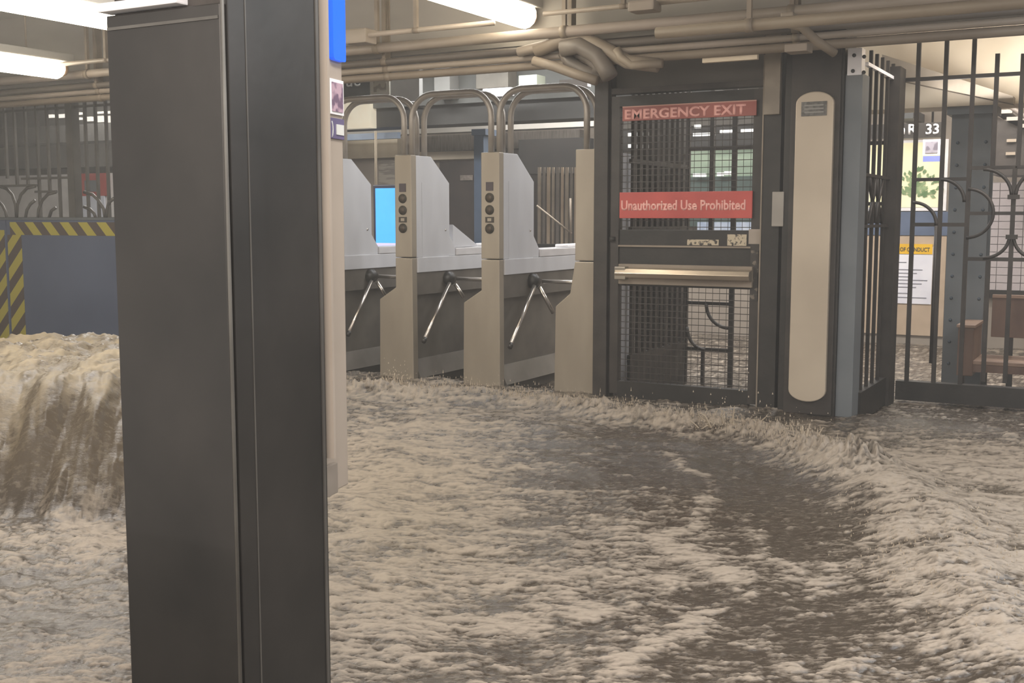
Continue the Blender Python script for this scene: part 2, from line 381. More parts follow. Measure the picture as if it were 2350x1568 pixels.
# arched overhead pipes
M_arch = mat('arch_steel', '958d84', 'a8a097', .38, .3)
def arch(xl, xr, ztop, label):
    t = thing('overhead_arch', label, 'arch', (xl, YT, 1.59), 'arched pipes over the turnstile lanes')
    for y, dx in ((.045, 0), (.20, 0)):
        r = .17; zt = ztop-1.59; w = xr-xl
        pts = [(0, y, 0)]+[(r-r*cos(a), y, zt-r+r*sin(a)) for a in np.linspace(0, pi/2, 9)]+[(w-r+r*sin(a), y, zt-r+r*cos(a)) for a in np.linspace(0, pi/2, 9)]+[(w, y, 0)]
        MB().tube(pts, .0215, 12).build('arch_pipe', M_arch, t)
    return t
arch(RX[2]-.03, RX[1]-.09, 2.005, 'double steel arch over the lane beside the exit gate')
arch(RX[3]-.03, RX[2]-.095, 2.005, 'double steel arch over the middle turnstile lane')
arch(RX[4]-.03, RX[3]-.095, 2.005, 'double steel arch over the leftmost lane, half hidden')

# ================================================================== EMERGENCY GATE
g = thing('emergency_exit_gate', 'dark iron emergency exit gate with red signs and push bar', 'gate', (-2.5, YT, 0))
def gp(o): o.location -= g.location; return o
xl, xr = PY(1425, 400, YT).x, PY(1730, 400, YT).x
xls, xrs = xl-.055, xr+.055
for a, b, nm in ((xls, xl, 'stile'), (xr, xrs, 'stile')): gp(box(nm, (a, YT-.03, .02), (b, YT+.03, 1.91), M_iron2, g))
zt1 = PY(1580, 238, YT).z
gp(box('top_rail', (xl, YT-.03, zt1), (xr, YT+.03, 1.91), M_iron, g))
gp(box('bottom_rail', (xl, YT-.03, -.02), (xr, YT+.03, .10), M_iron, g))
z0, z1 = PY(1580, 660, YT).z, PY(1580, 528, YT).z
gp(box('middle_panel', (xl, YT-.02, z0), (xr, YT+.02, z1), M_iron, g, .003))
gp(box('panel_ridge', (xl, YT-.035, PY(1580, 568, YT).z), (xr, YT-.02, PY(1580, 564, YT).z), M_pipe2, g))
wm = MB(); x = xl
while x < xr:
    for za, zc in ((.10, z0), (z1, zt1)): wm.box((x-.0012, YT-.0012, za), (x+.0012, YT+.0012, zc))
    x += .0445
z = .12
while z < zt1:
    if not (z0 < z < z1): wm.box((xl, YT-.003, z-.0022), (xr, YT-.0005, z+.0022))
    z += .0405
gp(tag(wm.build('wire_mesh', M_iron2, g), kind='stuff'))
# signs
sa = PY(1430, 262, YT-.04); sb = PY(1737, 253, YT-.04)
zc_ = (PY(1430, 276, YT-.04).z+PY(1735, 268, YT-.04).z)/2; zh_ = (PY(1430, 244, YT-.04).z+PY(1735, 233, YT-.04).z)/2
gp(box('exit_sign', (sa.x, YT-.05, zc_), (sb.x, YT-.035, zh_), M_red2, g, .002))
gp(box('sign_edge', (sa.x, YT-.052, zh_-.004), (sb.x, YT-.034, zh_+.003), mat('pale_edge', 'b98a7c'), g))
gp(text('sign_lettering', 'EMERGENCY EXIT', PY(1441, 262, YT).x, YT-.052, zc_+.012, zh_-zc_-.028, PY(1718, 253, YT).x-PY(1441, 262, YT).x, M_pink, g, .032, .002))
zc2 = PY(1575, 501, YT-.04).z; zh2 = PY(1575, 440, YT-.04).z
gp(box('warning_sign', (PY(1423, 470, YT-.04).x, YT-.05, zc2), (PY(1727, 470, YT-.04).x, YT-.035, zh2), M_red, g, .002))
gp(text('sign_lettering', 'Unauthorized Use Prohibited', PY(1433, 470, YT).x, YT-.052, PY(1575, 482, YT).z, .062, PY(1717, 470, YT).x-PY(1433, 470, YT).x, M_pink, g, .03, .002))
# push bar
M_bar = mat('worn_push_bar', 'a99c8c', 'c2b5a4', .28, .7, 5, (.3, 1, 1))
a, b = PY(1413, 630, YT-.1), PY(1721, 630, YT-.1)
zb0, zb1 = PY(1570, 644, YT-.1).z, PY(1570, 617, YT-.1).z
gp(MB().prism([(YT-.11, zb0+.01), (YT-.125, (zb0+zb1)/2), (YT-.11, zb1-.008), (YT-.06, zb1), (YT-.06, zb0)], a.x, b.x, 0).build('push_bar', M_bar, g, .003))
gp(box('push_bar_end', (a.x-.004, YT-.115, zb0-.004), (a.x+.07, YT-.02, zb1+.004), mat('bar_end', '8d857a', '98907f', .35, .5), g, .004))
gp(box('push_bar_backing', (a.x, YT-.06, zb0-.035), (b.x, YT-.02, zb1+.02), M_pipe2, g, .003))
gp(box('worn_sticker', (PY(1580, 556, YT).x, YT-.024, PY(1630, 563, YT).z), (PY(1652, 556, YT).x, YT-.019, PY(1630, 550, YT).z), mat('torn_label', '3a3532', 'b5a891', .6, 0, 40, lo=.42, hi=.5), g))
gp(box('worn_sticker', (PY(1672, 553, YT).x, YT-.024, PY(1690, 564, YT).z), (PY(1716, 553, YT).x, YT-.019, PY(1690, 538, YT).z), mat('torn_label', '3a3532'), g))
gp(box('bare_metal_patch', (PY(1722, 540, YT).x, YT-.034, PY(1740, 560, YT).z), (PY(1754, 540, YT).x, YT-.029, PY(1740, 526, YT).z), M_pipe, g))
gp(MB().tube([(xl-.04, YT-.035, 1.0), (xl-.04, YT-.035, 1.03)], .02, 10).build('hinge_knuckle', M_iron, g))
gp(box('lock_plate', (xr+.004, YT-.036, PY(1745, 690, YT).z), (xr+.05, YT-.03, PY(1745, 575, YT).z), mat('chipped_plate', '332e2b', '6b6156', .6, 0, 30, lo=.55, hi=.62), g))

# gate frame posts
gf = thing('gate_frame', 'dark brown steel frame posts around the emergency exit gate', 'frame', (-3.0, YT, 0))
def fp(o): o.location -= gf.location; return o
fp(box('post', (PY(1369, 600, YT).x, YT-.05, -.25), (PY(1400, 600, YT).x, YT+.06, 2.2), M_iron2, gf, .004))
fp(box('post', (PY(1401, 600, YT).x, YT-.02, -.25), (xls-.006, YT+.05, 2.2), M_iron, gf))
fp(box('header', (PY(1371, 200, YT).x, YT+.06, 1.93), (PY(1768, 200, YT).x, YT+.10, 2.2), mat('dim_header', '5c5751', '6c665f', .55, 0, 3, (.4, 1, 1)), gf))
fp(box('header_ledge', (xls, YT-.03, 1.925), (xrs, YT+.06, 1.96), M_iron2, gf))
fp(box('post', (xrs+.006, YT-.05, -.25), (PY(1791, 600, YT).x, YT+.07, 2.2), M_iron, gf, .004))
fp(box('edge_trim', (PY(1748, 600, YT).x, YT-.055, 0), (PY(1751, 600, YT).x, YT-.05, 2.1), M_pipe2, gf))
fp(box('upper_post', (PY(1765, 160, YT).x, YT-.09, 1.75), (PY(1801, 160, YT).x, YT-.05, 2.26), mat('pale_post', '7a7064', '94897a', .5), gf, .004))
o = pbox('intercom_box', 1771, 440, 1798, 520, YT-.09, .04, mat('grey_box', '8d877f', '9b958d', .45), None, .005); tag(o, 'small grey box on the post right of the warning sign', 'box')
# rows of small lights and glimpses above the exit sign
o = pbox('far_light_patch', 1452, 186, 1500, 200, 8.6, .1, mat('far_lamp', 'ffffff', 'ffffff', .5, emit=2.2)); tag(o, 'small bright far lamp seen above the exit sign', 'lamp')
# column with rounded beige panel
pc = thing('panel_column', 'dark steel column carrying a tall beige rounded panel right of the exit gate', 'column', (-1.7, YT, -.25))
def pp(o): o.location -= pc.location; return o
xa, xb = PY(1792, 600, YT-.08).x, PY(1925, 600, YT-.08).x
pp(MB().box((xa, YT-.08, -.25), (xb, YT+.2, 2.24)).build('shaft', M_iron, pc, .006))
pp(MB().box((xa+.04, YT-.095, .0), (xb-.015, YT-.08, 2.2)).build('face_plate', M_iron2, pc, .003))
xc0, xc1 = PY(1817, 600, YT-.12).x, PY(1903, 600, YT-.12).x
zA, zB = PY(1868, 210, YT-.12).z, PY(1850, 922, YT-.12).z
r_ = (xc1-xc0)/2; cxx = (xc0+xc1)/2
poly = [(cxx+r_*cos(a), zA-r_*.62+r_*.62*sin(a)) for a in np.linspace(0, pi, 15)]+[(cxx+r_*cos(a), zB+r_*.62+r_*.62*sin(a)) for a in np.linspace(pi, 2*pi, 15)]
pp(MB().prism(poly, YT-.125, YT-.085, 1).build('rounded_panel', mat('beige_panel', 'a79a89', 'b5a896', .38, .15, 2), pc, .006))
pp(pbox('name_plate', 1839, 233, 1897, 266, YT-.13, .006, mat('pewter_plate', '504e4b', '6f6d69', .45, 0, 50, detail=1), pc))
for k in range(3): pp(pbox('engraved_line', 1846, 240+k*8, 1890, 243+k*8, YT-.132, .002, mat('engraving', '8a8883'), pc))

# blue-grey post, hinge and side leaf
bp_ = thing('blue_grey_post', 'blue-grey steel post right of the panel column with a white hinge plate', 'post', (-1.41, YT, -.25))
def bp2(o): o.location -= bp_.location; return o
bx0, bx1 = PY(1927, 600, YT-.06).x, PY(1966, 600, YT-.06).x
bp2(box('shaft', (bx0, YT-.06, -.25), (bx1-.0, YT+.12, 1.96), M_bluegrey, bp_, .004))
hx0 = PY(1955, 150, YT).x; 
MBh = MB().box((hx0-.01, YT-.07, 1.95), (hx0+.07, YT+.02, 2.10)); bp2(MBh.build('hinge_plate', M_white, bp_, .004))
for u, v in ((1983, 130), (1957, 163), (1982, 166), (1960, 127)):
    q = PY(u, v, YT-.075); bp2(MB().tube([(q.x, YT-.076, q.z), (q.x, YT-.069, q.z)], .011, 10).build('bolt', M_dsign, bp_))

XL = -1.449
sf = thing('side_fence', 'narrow iron fence panel receding behind the blue-grey post', 'fence', (XL, YT, 0))
def sp(o): o.location -= sf.location; return o
ys = [YT+.22+.165*i for i in range(5)]
for y in ys: sp(vbar('bar', XL, y, .12, 2.12, .02, M_iron2, sf))
sp(box('end_post', (XL-.03, 7.55, -.25), (XL+.05, 7.74, 2.1), M_iron2, sf))
for z, w in ((2.03, .02), (1.40, .018), (1.10, .018)):
    sp(box('rail', (XL-.012, YT+.1, z-w/2), (XL+.012, 7.6, z+w/2), M_white if z > 2 else M_iron2, sf))
sp(box('bottom_rail', (XL-.03, YT+.1, -.06), (XL+.03, 7.6, .12), M_iron, sf))
ym = (YT+.1+7.55)/2
for s in (-1, 1):
    sp(MB().tube([(XL, ym+s*.02, 1.12), (XL, ym+s*.05, 1.22), (XL, ym+s*.14, 1.31), (XL, ym+s*.2, 1.39)], .012, 6).build('scroll', M_iron2, sf))
    sp(MB().tube([(XL, ym+s*.02, 1.40), (XL, ym+s*.04, 1.30), (XL, ym+s*.13, 1.2), (XL, ym+s*.19, 1.12)], .011, 6).build('scroll', M_iron2, sf))

# ---------------------------------------------------------------- right fence (plane YF)
rf = thing('iron_fence', 'dark iron fence with art deco arcs on the right, in front of the bench', 'fence', (XL, YF, 0))
def rp(o): o.location -= rf.location; return o
w = .026
for x, za, zb in ((-1.334, .05, 2.27), (-1.165, .05, 2.27), (-1.0, .05, 2.27), (-.862, 1.46, 2.17), (-.862, .1, .89), (-.732, .1, 1.47), (-.715, 1.46, 2.16), (-.56, .05, 2.16), (-.40, .05, 2.16)):
    rp(vbar('bar', x, YF, za, zb, w, M_iron2, rf))
for xa_, xb_, z, ww in ((-1.46, .3, 2.04, .024), (-1.334, -1.0, 1.397, .022), (-1.0, .1, 1.465, .022), (-1.334, -1.0, 1.106, .024), (-1.0, .1, 1.178, .022), (-1.0, .1, .888, .024)):
    rp(xbar('rail', xa_, xb_, YF, z, ww, M_iron2, rf))
rp(box('bottom_rail', (XL+.05, YF-.03, -.055), (.6, YF+.05, .072), M_iron, rf))
rr = .0115
rp(MB().tube(arc(-1.334, 1.10, .15, 0, 90, YF-.01), rr, 8).build('arc', M_iron2, rf))
rp(MB().tube([(-1.184, YF-.01, 1.10), (-1.184, YF-.01, .2)], rr, 8).build('arc_leg', M_iron2, rf))
rp(MB().tube(arc(-1.165, 1.25, .145, 0, 90, YF-.01), rr, 8).build('arc', M_iron2, rf))
rp(MB().tube(arc(-1.0, 1.178, .155, -90, 90, YF-.01, 20), rr, 8).build('arc', M_iron2, rf))
for s in (-1, 1):
    cx_ = -.732
    rp(MB().tube([(cx_+s*.17*(1-sin(a))*1.0+s*.012, YF-.01, 1.455-.17*(1-cos(a))*1.0) for a in np.linspace(0, pi/2, 10)], rr, 8).build('scroll', M_iron2, rf))
    rp(MB().tube([(cx_+s*(.012+.15*(1-sin(a))), YF-.01, .895+.14*(1-cos(a))) for a in np.linspace(0, pi/2, 10)], rr, 8).build('scroll', M_iron2, rf))
for z in (1.28, 1.03): rp(box('collar', (-.765, YF-.03, z-.014), (-.70, YF+.03, z+.014), M_iron2, rf))

# fence bay behind the exit gate (continues the same plane) and the perpendicular rail at its left
YG = 7.9
gb = thing('iron_fence', 'iron fence bay with quarter arcs seen through the exit gate', 'fence', (PY(1575, 600, YG).x, YG, 0))
def gbp(o): o.location -= gb.location; return o
for u, va, vb, w_ in ((1571, 150, 920, .06), (1630, 150, 530, .03), (1681, 150, 905, .033), (1738, 150, 905, .03), (1617, 803, 905, .022)):
    a = PY(u, 600, YG); gbp(vbar('bar', a.x, YG, PY(u, vb, YG).z, min(2.2, PY(u, va, YG).z), w_, M_iron2, gb, .03))
xg0, xg1 = PY(1571, 600, YG).x, XL-.04
for v, x1_ in ((697, PY(1681, 697, YG).x), (803, PY(1681, 803, YG).x), (340, xg1), (470, xg1), (912, xg1)):
    gbp(xbar('rail', xg0, x1_, YG, PY(1640, v, YG).z, .024, M_iron2, gb))
a, b = PY(1622, 697, YG), PY(1673, 752, YG); R_ = b.x-a.x
gbp(MB().tube(arc(a.x+R_, a.z, R_, 180, 270, YG-.01), .013, 8).build('arc', M_iron2, gb))
a, b = PY(1578, 750, YG), PY(1620, 803, YG); R_ = b.x-a.x
gbp(MB().tube([(a.x+R_*(1-cos(t)), YG-.01, a.z-(a.z-b.z)*sin(t)) for t in np.linspace(0, pi/2, 10)], .013, 8).build('arc', M_iron2, gb))
gs = thing('side_fence', 'closely barred iron fence receding behind the exit gate left half', 'fence', (-2.93, 6.85, 0))
for k in range(11):
    vbar('bar', 0, .05+k*.1, .0, 2.15, .022, M_iron2, gs, .045)
box('rail', (-.012, 0, .2), (.012, 1.05, .24), M_iron2, gs); box('rail', (-.012, 0, 1.5), (.012, 1.05, 1.53), M_iron2, gs)
box('rail', (-.012, 0, 1.05), (.012, 1.05, 1.09), M_iron2, gs)
box('kick_plate', (-.01, 0, -.25), (.01, 1.05, .25), M_iron, gs)

# ================================================================== RIGHT BACKGROUND
co = thing('riveted_column', 'blue-grey riveted steel column behind the right fence', 'column', (-1.2, 8.56, -.25))
def cp(o): o.location -= co.location; return o
cz = PY(2215, 243, 8.5).z
xA, xB, xC = PZ(2160, 870).x, PZ(2181, 870).x, -.93
xA = PY(2172, 600, 8.52).x; xC = PY(2262, 600, 8.52).x
cp(box('front_flange', (xA, 8.5, -.25), (xC, 8.52, cz), M_bluegrey, co))
cp(box('web', (xA+.09, 8.52, -.25), (xC-.07, 8.72, cz), M_bluegrey, co))
cp(box('rear_flange', (xA, 8.72, -.25), (xC, 8.74, cz), M_bluegrey, co))
cp(box('cap_plate', (xA-.03, 8.47, cz-.06), (xC+.03, 8.77, cz), M_bluegrey, co))
z = .12
while z < cz-.1:
    for xx in (xA+.045, xC-.03): cp(MB().tube([(xx, 8.5, z), (xx, 8.492, z)], [.012, .007], 8).build('rivet', mat('dark_rivet', '434d57', '4a545e', .5), co))
    z += .155
# cream beams of the mezzanine ceiling
tag(box('trim_6', (XL-.4, 8.45, PY(2215, 243, 8.45).z), (6.8, 8.8, 2.78), M_cream), kind='structure')
tag(box('trim_7', (-2.6, 7.35, 2.40), (6.8, 7.5, 2.78), M_cream), kind='structure')
a0 = PY(1985, 108, 7.75); a1 = PY(2330, 232, 8.44)
dk = MB().prism([(a0.x, a0.z+.02), (a1.x, a1.z+.02), (a1.x, a1.z-.03), (a0.x, a0.z-.13)], 8.3, 8.44, 1).build('trim_8', mat('shaded_haunch', '83786a', '958a7c', .7)); tag(dk, kind='structure')  # diagonal shade across the cream beams, built as a darker piece
# wall pieces
def wall_piece(name, u0, v0, u1, v1, m, label, cat, th=.03, Y=YB):
    o = pbox(name, u0, v0, u1, v1, Y-th, th, m); return tag(o, label, cat)
M_bband = mat('blue_band', '4f5c74', '5a6780', .5)
tag(pbox('trim_9', 1960, 486, 2176, 540, YB-.03, .03, M_bband), kind='structure')
tag(pbox('trim_10', 1960, 541, 2168, 768, YB-.02, .02, mat('beige_wall_panel', 'b09c86', 'bca893', .6)), kind='structure')
ps = thing('framed_poster', 'pale yellow framed poster with a green plant behind the right fence', 'poster', PY(2100, 400, YB-.04))
def q_(o): o.location -= ps.location; return o
q_(pbox('frame', 1990, 322, 2174, 484, YB-.03, .03, M_white, ps))
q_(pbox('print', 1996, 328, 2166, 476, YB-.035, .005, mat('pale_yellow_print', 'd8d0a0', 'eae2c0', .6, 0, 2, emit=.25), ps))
lf = MB(); random.seed(9)
for k in range(120):
    a = random.uniform(.15, pi-.15); rr_ = random.uniform(.02, .23); c0 = PY(2100+8*random.random(), 455, YB-.045)
    q = Vector((c0.x+rr_*cos(a)*.9, YB-.042-.004*random.random(), c0.z+rr_*sin(a)*1.15)); aa = a+random.uniform(-.6, .6); l_ = random.uniform(.03, .07); w_ = l_*.3
    d = Vector((cos(aa), 0, sin(aa))); n_ = Vector((-d.z, 0, d.x))
    lf.add([q, q+d*l_*.5+n_*w_, q+d*l_, q+d*l_*.5-n_*w_], [(0, 1, 2, 3)])
q_(tag(lf.build('leaf_print', mat('leaf_green', '5f7f50', '9aae80', .6, 0, 14), ps), kind='stuff'))
nt_ = thing('notice_sheet', 'white notice sheet with a yellow heading on the beige wall', 'notice', PY(2090, 560, YB-.03))
def n_p(o): o.location -= nt_.location; return o
n_p(pbox('sheet', 2030, 566, 2139, 697, YB-.03, .008, mat('paper_white', 'dcdce6', 'e8e8f0', .6), nt_))
n_p(pbox('heading', 2026, 560, 2140, 583, YB-.036, .008, mat('heading_yellow', 'd8a818', 'e8b822', .5), nt_))
a = PY(2030, 575, YB-.04); b = PY(2136, 575, YB-.04)
n_p(text('heading_lettering', 'RULES OF CONDUCT', a.x+.02, YB-.04, PY(2090, 577, YB-.04).z, .04, b.x-a.x-.03, M_dsign, nt_, .01, .002))
for k, v in enumerate((601, 618, 626, 634, 642, 650, 658, 672, 682)):
    n_p(pbox('text_line', 2046, v, 2080+((k*37) % 50), v+1.8, YB-.034, .003, mat('print_grey', '8c8c98'), nt_))
# hanging sign reading h R 33
hs = thing('hanging_sign', 'black hanging sign with white letters h R 33 behind the right fence', 'sign', PY(2100, 300, 10.0))
def h_p(o): o.location -= hs.location; return o
h_p(pbox('sign_board', 1960, 284, 2166, 318, 10.0, .06, M_black, hs))
for s_, u0, u1 in (('h', 2062, 2076), ('R', 2084, 2104), ('33', 2124, 2154)):
    a, b = PY(u0, 308, 9.99), PY(u1, 308, 9.99)
    h_p(text('sign_lettering', s_, a.x, 9.995, a.z, .085, b.x-a.x, M_white, hs, .02, .002))
h_p(pbox('code_frame', 2118, 320, 2158, 356, 9.99, .01, M_white, hs)); h_p(pbox('code_panel', 2123, 325, 2152, 351, 9.985, .006, mat('plain_grey_patch', '66606a', '8f8a94', .6, 0, 22, detail=0, lo=.45, hi=.55), hs))
h_p(pbox('blue_label', 2118, 358, 2158, 371, 9.99, .01, mat('label_blue', '6a74b8', '7680c0', .5), hs))
for uu in (2020, 2140):
    a = PY(uu, 284, 10.03); h_p(MB().tube([a, (a.x, 10.03, 2.78)], .01, 6).build('hanger_rod', M_iron2, hs))
tag(pbox('display_case', 2056, 252, 2096, 272, 10.9, .6, M_dsign), 'small dark display case above the hanging h R 33 sign', 'display')
# tiled wall with joints: tiles built one by one
tw = tag(pbox('wall_tiled', 2266, 418, 2420, 672, YB-.05, .04, mat('grout', '8f898c', '9b9598', .8)), kind='structure')
a, b = PY(2268, 420, YB-.06), PY(2350, 668, YB-.06); tb = None
nx_, nz_ = 6, 14; tx = .105; tz = (a.z-b.z)/nz_
M_tile = mat('white_tile', 'b8b0b2', 'c4bcbe', .3)
for i in range(7):
    for j in range(nz_):
        x0_ = a.x+i*tx+.003; z0_ = b.z+j*tz+.003
        if tb is None:
            tb = box('tile', (0, 0, 0), (tx-.006, .012, tz-.006), M_tile, tw); o = tb
        else:
            o = tb.copy(); C.objects.link(o)
        o.location = (x0_, YB-.062, z0_)
tag(pbox('trim_11', 2264, 668, 2420, 686, YB-.08, .08, M_iron), kind='structure')
# dark stair flight right of the column
st = thing('stair_flight', 'dark staircase underside with lit steps at the upper right', 'stairs', PY(2310, 320, 10.2))
def s_p(o): o.location -= st.location; return o
a, b, c, d = PY(2276, 262, 10.3), PY(2276, 402, 10.3), PY(2420, 402, 10.3), PY(2420, 330, 10.3)
s_p(MB().prism([(a.x, a.z), (b.x, b.z), (c.x, c.z), (d.x, d.z)], 10.3, 10.9, 1).build('stringer', M_iron2, st))
for k in range(5):
    q = PY(2285+k*26, 262+k*16, 10.28); s_p(box('tread', (q.x, 10.24, q.z), (q.x+.13, 10.9, q.z+.03), M_beam, st))
s_p(MB().tube([PY(2272, 215, 10.25), PY(2400, 300, 10.25)], .02, 8).build('handrail', M_pipe3, st))
for u, v in ((2320, 322), (2318, 352)): s_p(pbox('lit_patch', u-10, v-3, u+12, v+4, 10.28, .02, M_pipe2, st))
# bench
bn = thing('wooden_bench', 'dark reddish-brown wooden bench with solid arms behind the right fence', 'bench', (-.8, 8.2, 0))
def b_p(o): o.location -= bn.location; return o
M_wood = mat('worn_brown_wood', '57433a', '735a4c', .5, 0, 5, (1, 1, .3), .08, 30)
M_wood2 = mat('worn_brown_wood_light', '7e6657', '957b69', .45, 0, 5, (.4, 1, 1))
y0, y1 = 8.0, 8.42
ax0, ax1 = PY(2198, 800, y0).x, PY(2234, 800, y0).x
zs0, zs1 = PY(2300, 858, y0).z, PY(2300, 832, y0).z; za = PY(2215, 745, y0).z; zl = PY(2215, 862, y0).z
LEN = 1.9
b_p(box('arm_panel', (ax0, y0-.02, zl), (ax1, y1, za-.02), M_wood, bn, .004))
b_p(box('arm_top', (ax0-.01, y0-.03, za-.02), (ax1+.01, y1, za), M_wood2, bn, .004))
b_p(box('arm_panel', (ax0+LEN, y0-.02, zl), (ax1+LEN, y1, za-.02), M_wood, bn, .004))
b_p(box('arm_top', (ax0+LEN-.01, y0-.03, za-.02), (ax1+LEN+.01, y1, za), M_wood2, bn, .004))
b_p(box('seat', (ax1, y0, zs1-.025), (ax0+LEN, y1, zs1), M_wood2, bn, .003))
b_p(box('seat_front', (ax1, y0, zs0), (ax0+LEN, y0+.03, zs1-.026), M_wood, bn))
xs = PY(2277, 700, y1).x; zb1_, zb0_ = PY(2310, 684, y1).z, PY(2310, 775, y1).z
for k in range(4): b_p(box('backrest_board', (xs+k*.42, y1, zb0_), (xs+k*.42+.412, y1+.03, zb1_), M_wood, bn, .003))
b_p(box('backrest_cap', (xs, y1-.01, zb1_), (xs+1.68, y1+.04, zb1_+.02), M_wood2, bn))
for k in range(4):
    xx = xs+.12+k*.42; b_p(box('backrest_support', (xx-.02, y1+.03, zs0), (xx+.02, y1+.05, zb0_+.05), M_black, bn))
for u in (2199, 2250, 2308):
    xx = PY(u, 880, y0).x; b_p(box('leg', (xx, y0, -.25), (xx+.035, y0+.04, zs0+.0), M_iron, bn))
for xx in (.2, .9): b_p(box('leg', (xx-.3, y0, -.25), (xx-.265, y0+.04, zs0), M_iron, bn))

# ================================================================== BACKGROUND BEHIND GATE / TURNSTILES
wall_piece('lit_window', 1560, 345, 1760, 432, mat('green_lit_glass', '6d7f6f', '8fa08c', .4, 0, 2, (.5, 1, 3), emit=.15), 'pale green lit window seen through the exit gate', 'window', .04)
wall_piece('dark_fascia', 1420, 292, 1790, 342, M_iron, 'dark fascia board above the pale green lit window', 'board', .06)
wall_piece('dark_counter', 1560, 405, 1760, 520, mat('teal_dark', '33433f', '41504c', .5), 'dark green counter below the lit window', 'counter', .05, YB-.06)
wall_piece('blue_white_panel', 1600, 510, 1745, 545, mat('blue_white', '8796ae', 'b4bcc8', .5, 0, 8), 'blue and white panel low behind the exit gate', 'panel', .04, YB-.1)
wall_piece('upper_dark_panel', 1380, 140, 1775, 290, mat('dim_upper', '56514b', '625d56', .6, 0, 2, (.3, 1, 1)), 'dim upper wall panel behind the exit sign', 'panel', .05)
ORD = ['first', 'second', 'third', 'fourth', 'fifth', 'sixth', 'seventh', 'eighth']; cnt_ = {}
for k, (u, v) in enumerate(((1447, 309), (1467, 308), (1490, 307), (1545, 303), (1565, 303), (1567, 285), (1600, 290), (1445, 365), (1548, 405), (1566, 405), (1597, 402), (1612, 402), (1652, 400), (1669, 397), (1447, 335), (1468, 336), (1490, 336))):  # small glowing boxes for the bright dots behind the mesh
    o = pbox('far_light_patch', u-7, v-4, u+7, v+4, YB-.2, .03, mat('far_glow', 'd8d8d4', 'e6e6e2', .5, emit=.7)); row = 'right under the exit sign' if v < 320 and v > 295 else 'highest behind the exit sign edge' if v < 295 else 'in the second row down' if v < 340 else 'in the lone third row' if v < 370 else 'just above the warning sign'; cnt_[row] = cnt_.get(row, 0)+1; tag(o, 'small far bright spot %s, %s from left' % (row, ORD[cnt_[row]-1]), 'lamp', 'small far bright spots behind the exit gate')
for u0, v0, u1, v1, Y in ((1590, 305, 1640, 312, 11.1), (1652, 298, 1690, 306, 11.1), (1700, 296, 1738, 304, 11.1)):
    o = pbox('far_light_patch', u0, v0, u1, v1, Y, .03, mat('far_glow', 'd8d8d4')); tag(o, '%s pale light strip under the exit sign, right half of the gate' % {1590: 'left', 1652: 'middle', 1700: 'right'}[u0], 'lamp', 'light strips behind the exit gate')

# dark cross beam over the lanes
tag(box('trim_12', (-13, 8.6, PY(1100, 282, 8.6).z), (-2.98, 8.9, PY(1000, 238, 8.6).z), mat('dim_beam', '4a4845', '5a5753', .6, 0, 1.5, (.3, 1, 1))), kind='structure')
# station name sign
ns = thing('hanging_sign', 'charcoal hanging station sign ending in the letters ue beside the help point', 'sign', PY(820, 190, 7.6))
def n_s(o): o.location -= ns.location; return o
n_s(pbox('sign_board', 600, 166, 849, 238, 7.6, .05, M_dsign, ns)); n_s(pbox('sign_board', 893, 160, 962, 232, 7.62, .05, mat('grey_sign', '8f8d8a', '9c9a96', .5), ns))
n_s(pbox('code_frame', 849, 166, 893, 219, 7.585, .02, mat('pale_frame', 'a9a498', 'b5b0a4'), ns)); n_s(pbox('code_panel', 857, 175, 886, 211, 7.58, .008, mat('olive_patch', '6e675a', '9c9484', .6, 0, 24, detail=0, lo=.45, hi=.55), ns))
a, b = PY(793, 199, 7.59), PY(826, 199, 7.59); n_s(text('sign_lettering', 'ue', a.x, 7.595, a.z, .072, b.x-a.x, M_letter, ns, .01, .002))
for uu in (830, 940):
    a = PY(uu, 166, 7.63); n_s(MB().tube([a, (a.x, 7.63, 2.78)], .012, 6).build('hanger_rod', M_iron2, ns))
# lit pieces of the mezzanine ceiling beams, built as boxes above the arches
for u0, v0, u1, v1, Y, m_, lab in ((996, 118, 1032, 225, 8.4, M_ceil, 'upright lit grey-cream ceiling-beam duct above the middle turnstile arch'), (1092, 118, 1166, 202, 8.4, mat('dull_cream', '7d766b', '91897d'), 'wide lit cream ceiling-beam duct above the middle lane, left of the cable bundle'),
     (1190, 172, 1232, 200, 8.2, mat('pale_green_fragment', 'c0c4b0', 'ccd0bc'), 'small pale green lit beam fragment above the right turnstile arch')):
    o = pbox('ceiling_fragment' if m_ is not None and v0 == 118 else 'beam_fragment', u0, v0, u1, v1, Y, .15, m_, None, .004); tag(o, lab, 'fragment' if v0 == 118 else 'box')
o = pbox('far_light_patch', 904, 214, 953, 233, 8.3, .06, mat('soft_lit', 'f2eeee', 'f4f0f0', emit=.6)); tag(o, 'white lit beam fragment above the left turnstile arch gap', 'lamp', 'lit strips above the turnstile arches')  # glow put on a lit beam fragment, not a lamp
o = pbox('far_light_patch', 1108, 202, 1172, 220, 8.3, .06, mat('soft_lit', 'f2eeee')); tag(o, 'white lit strip between the two right turnstile arches', 'lamp', 'lit strips above the turnstile arches')
o = pbox('far_light_patch', 1284, 182, 1348, 200, 7.5, .06, M_white); tag(o, 'pale lit beam fragment tucked behind the right end of the near arch', 'lamp', 'lit strips above the turnstile arches')  # pale piece of lit ceiling beam, not a lamp
tag(pbox('trim_13', 640, 130, 1380, 240, 8.55, .1, mat('greyish_panel', '6a6964', '7a7974', .6, 0, 2)), kind='structure')
tag(pbox('trim_14', 1612, 92, 1738, 140, 6.25, .03, M_cream), kind='structure')
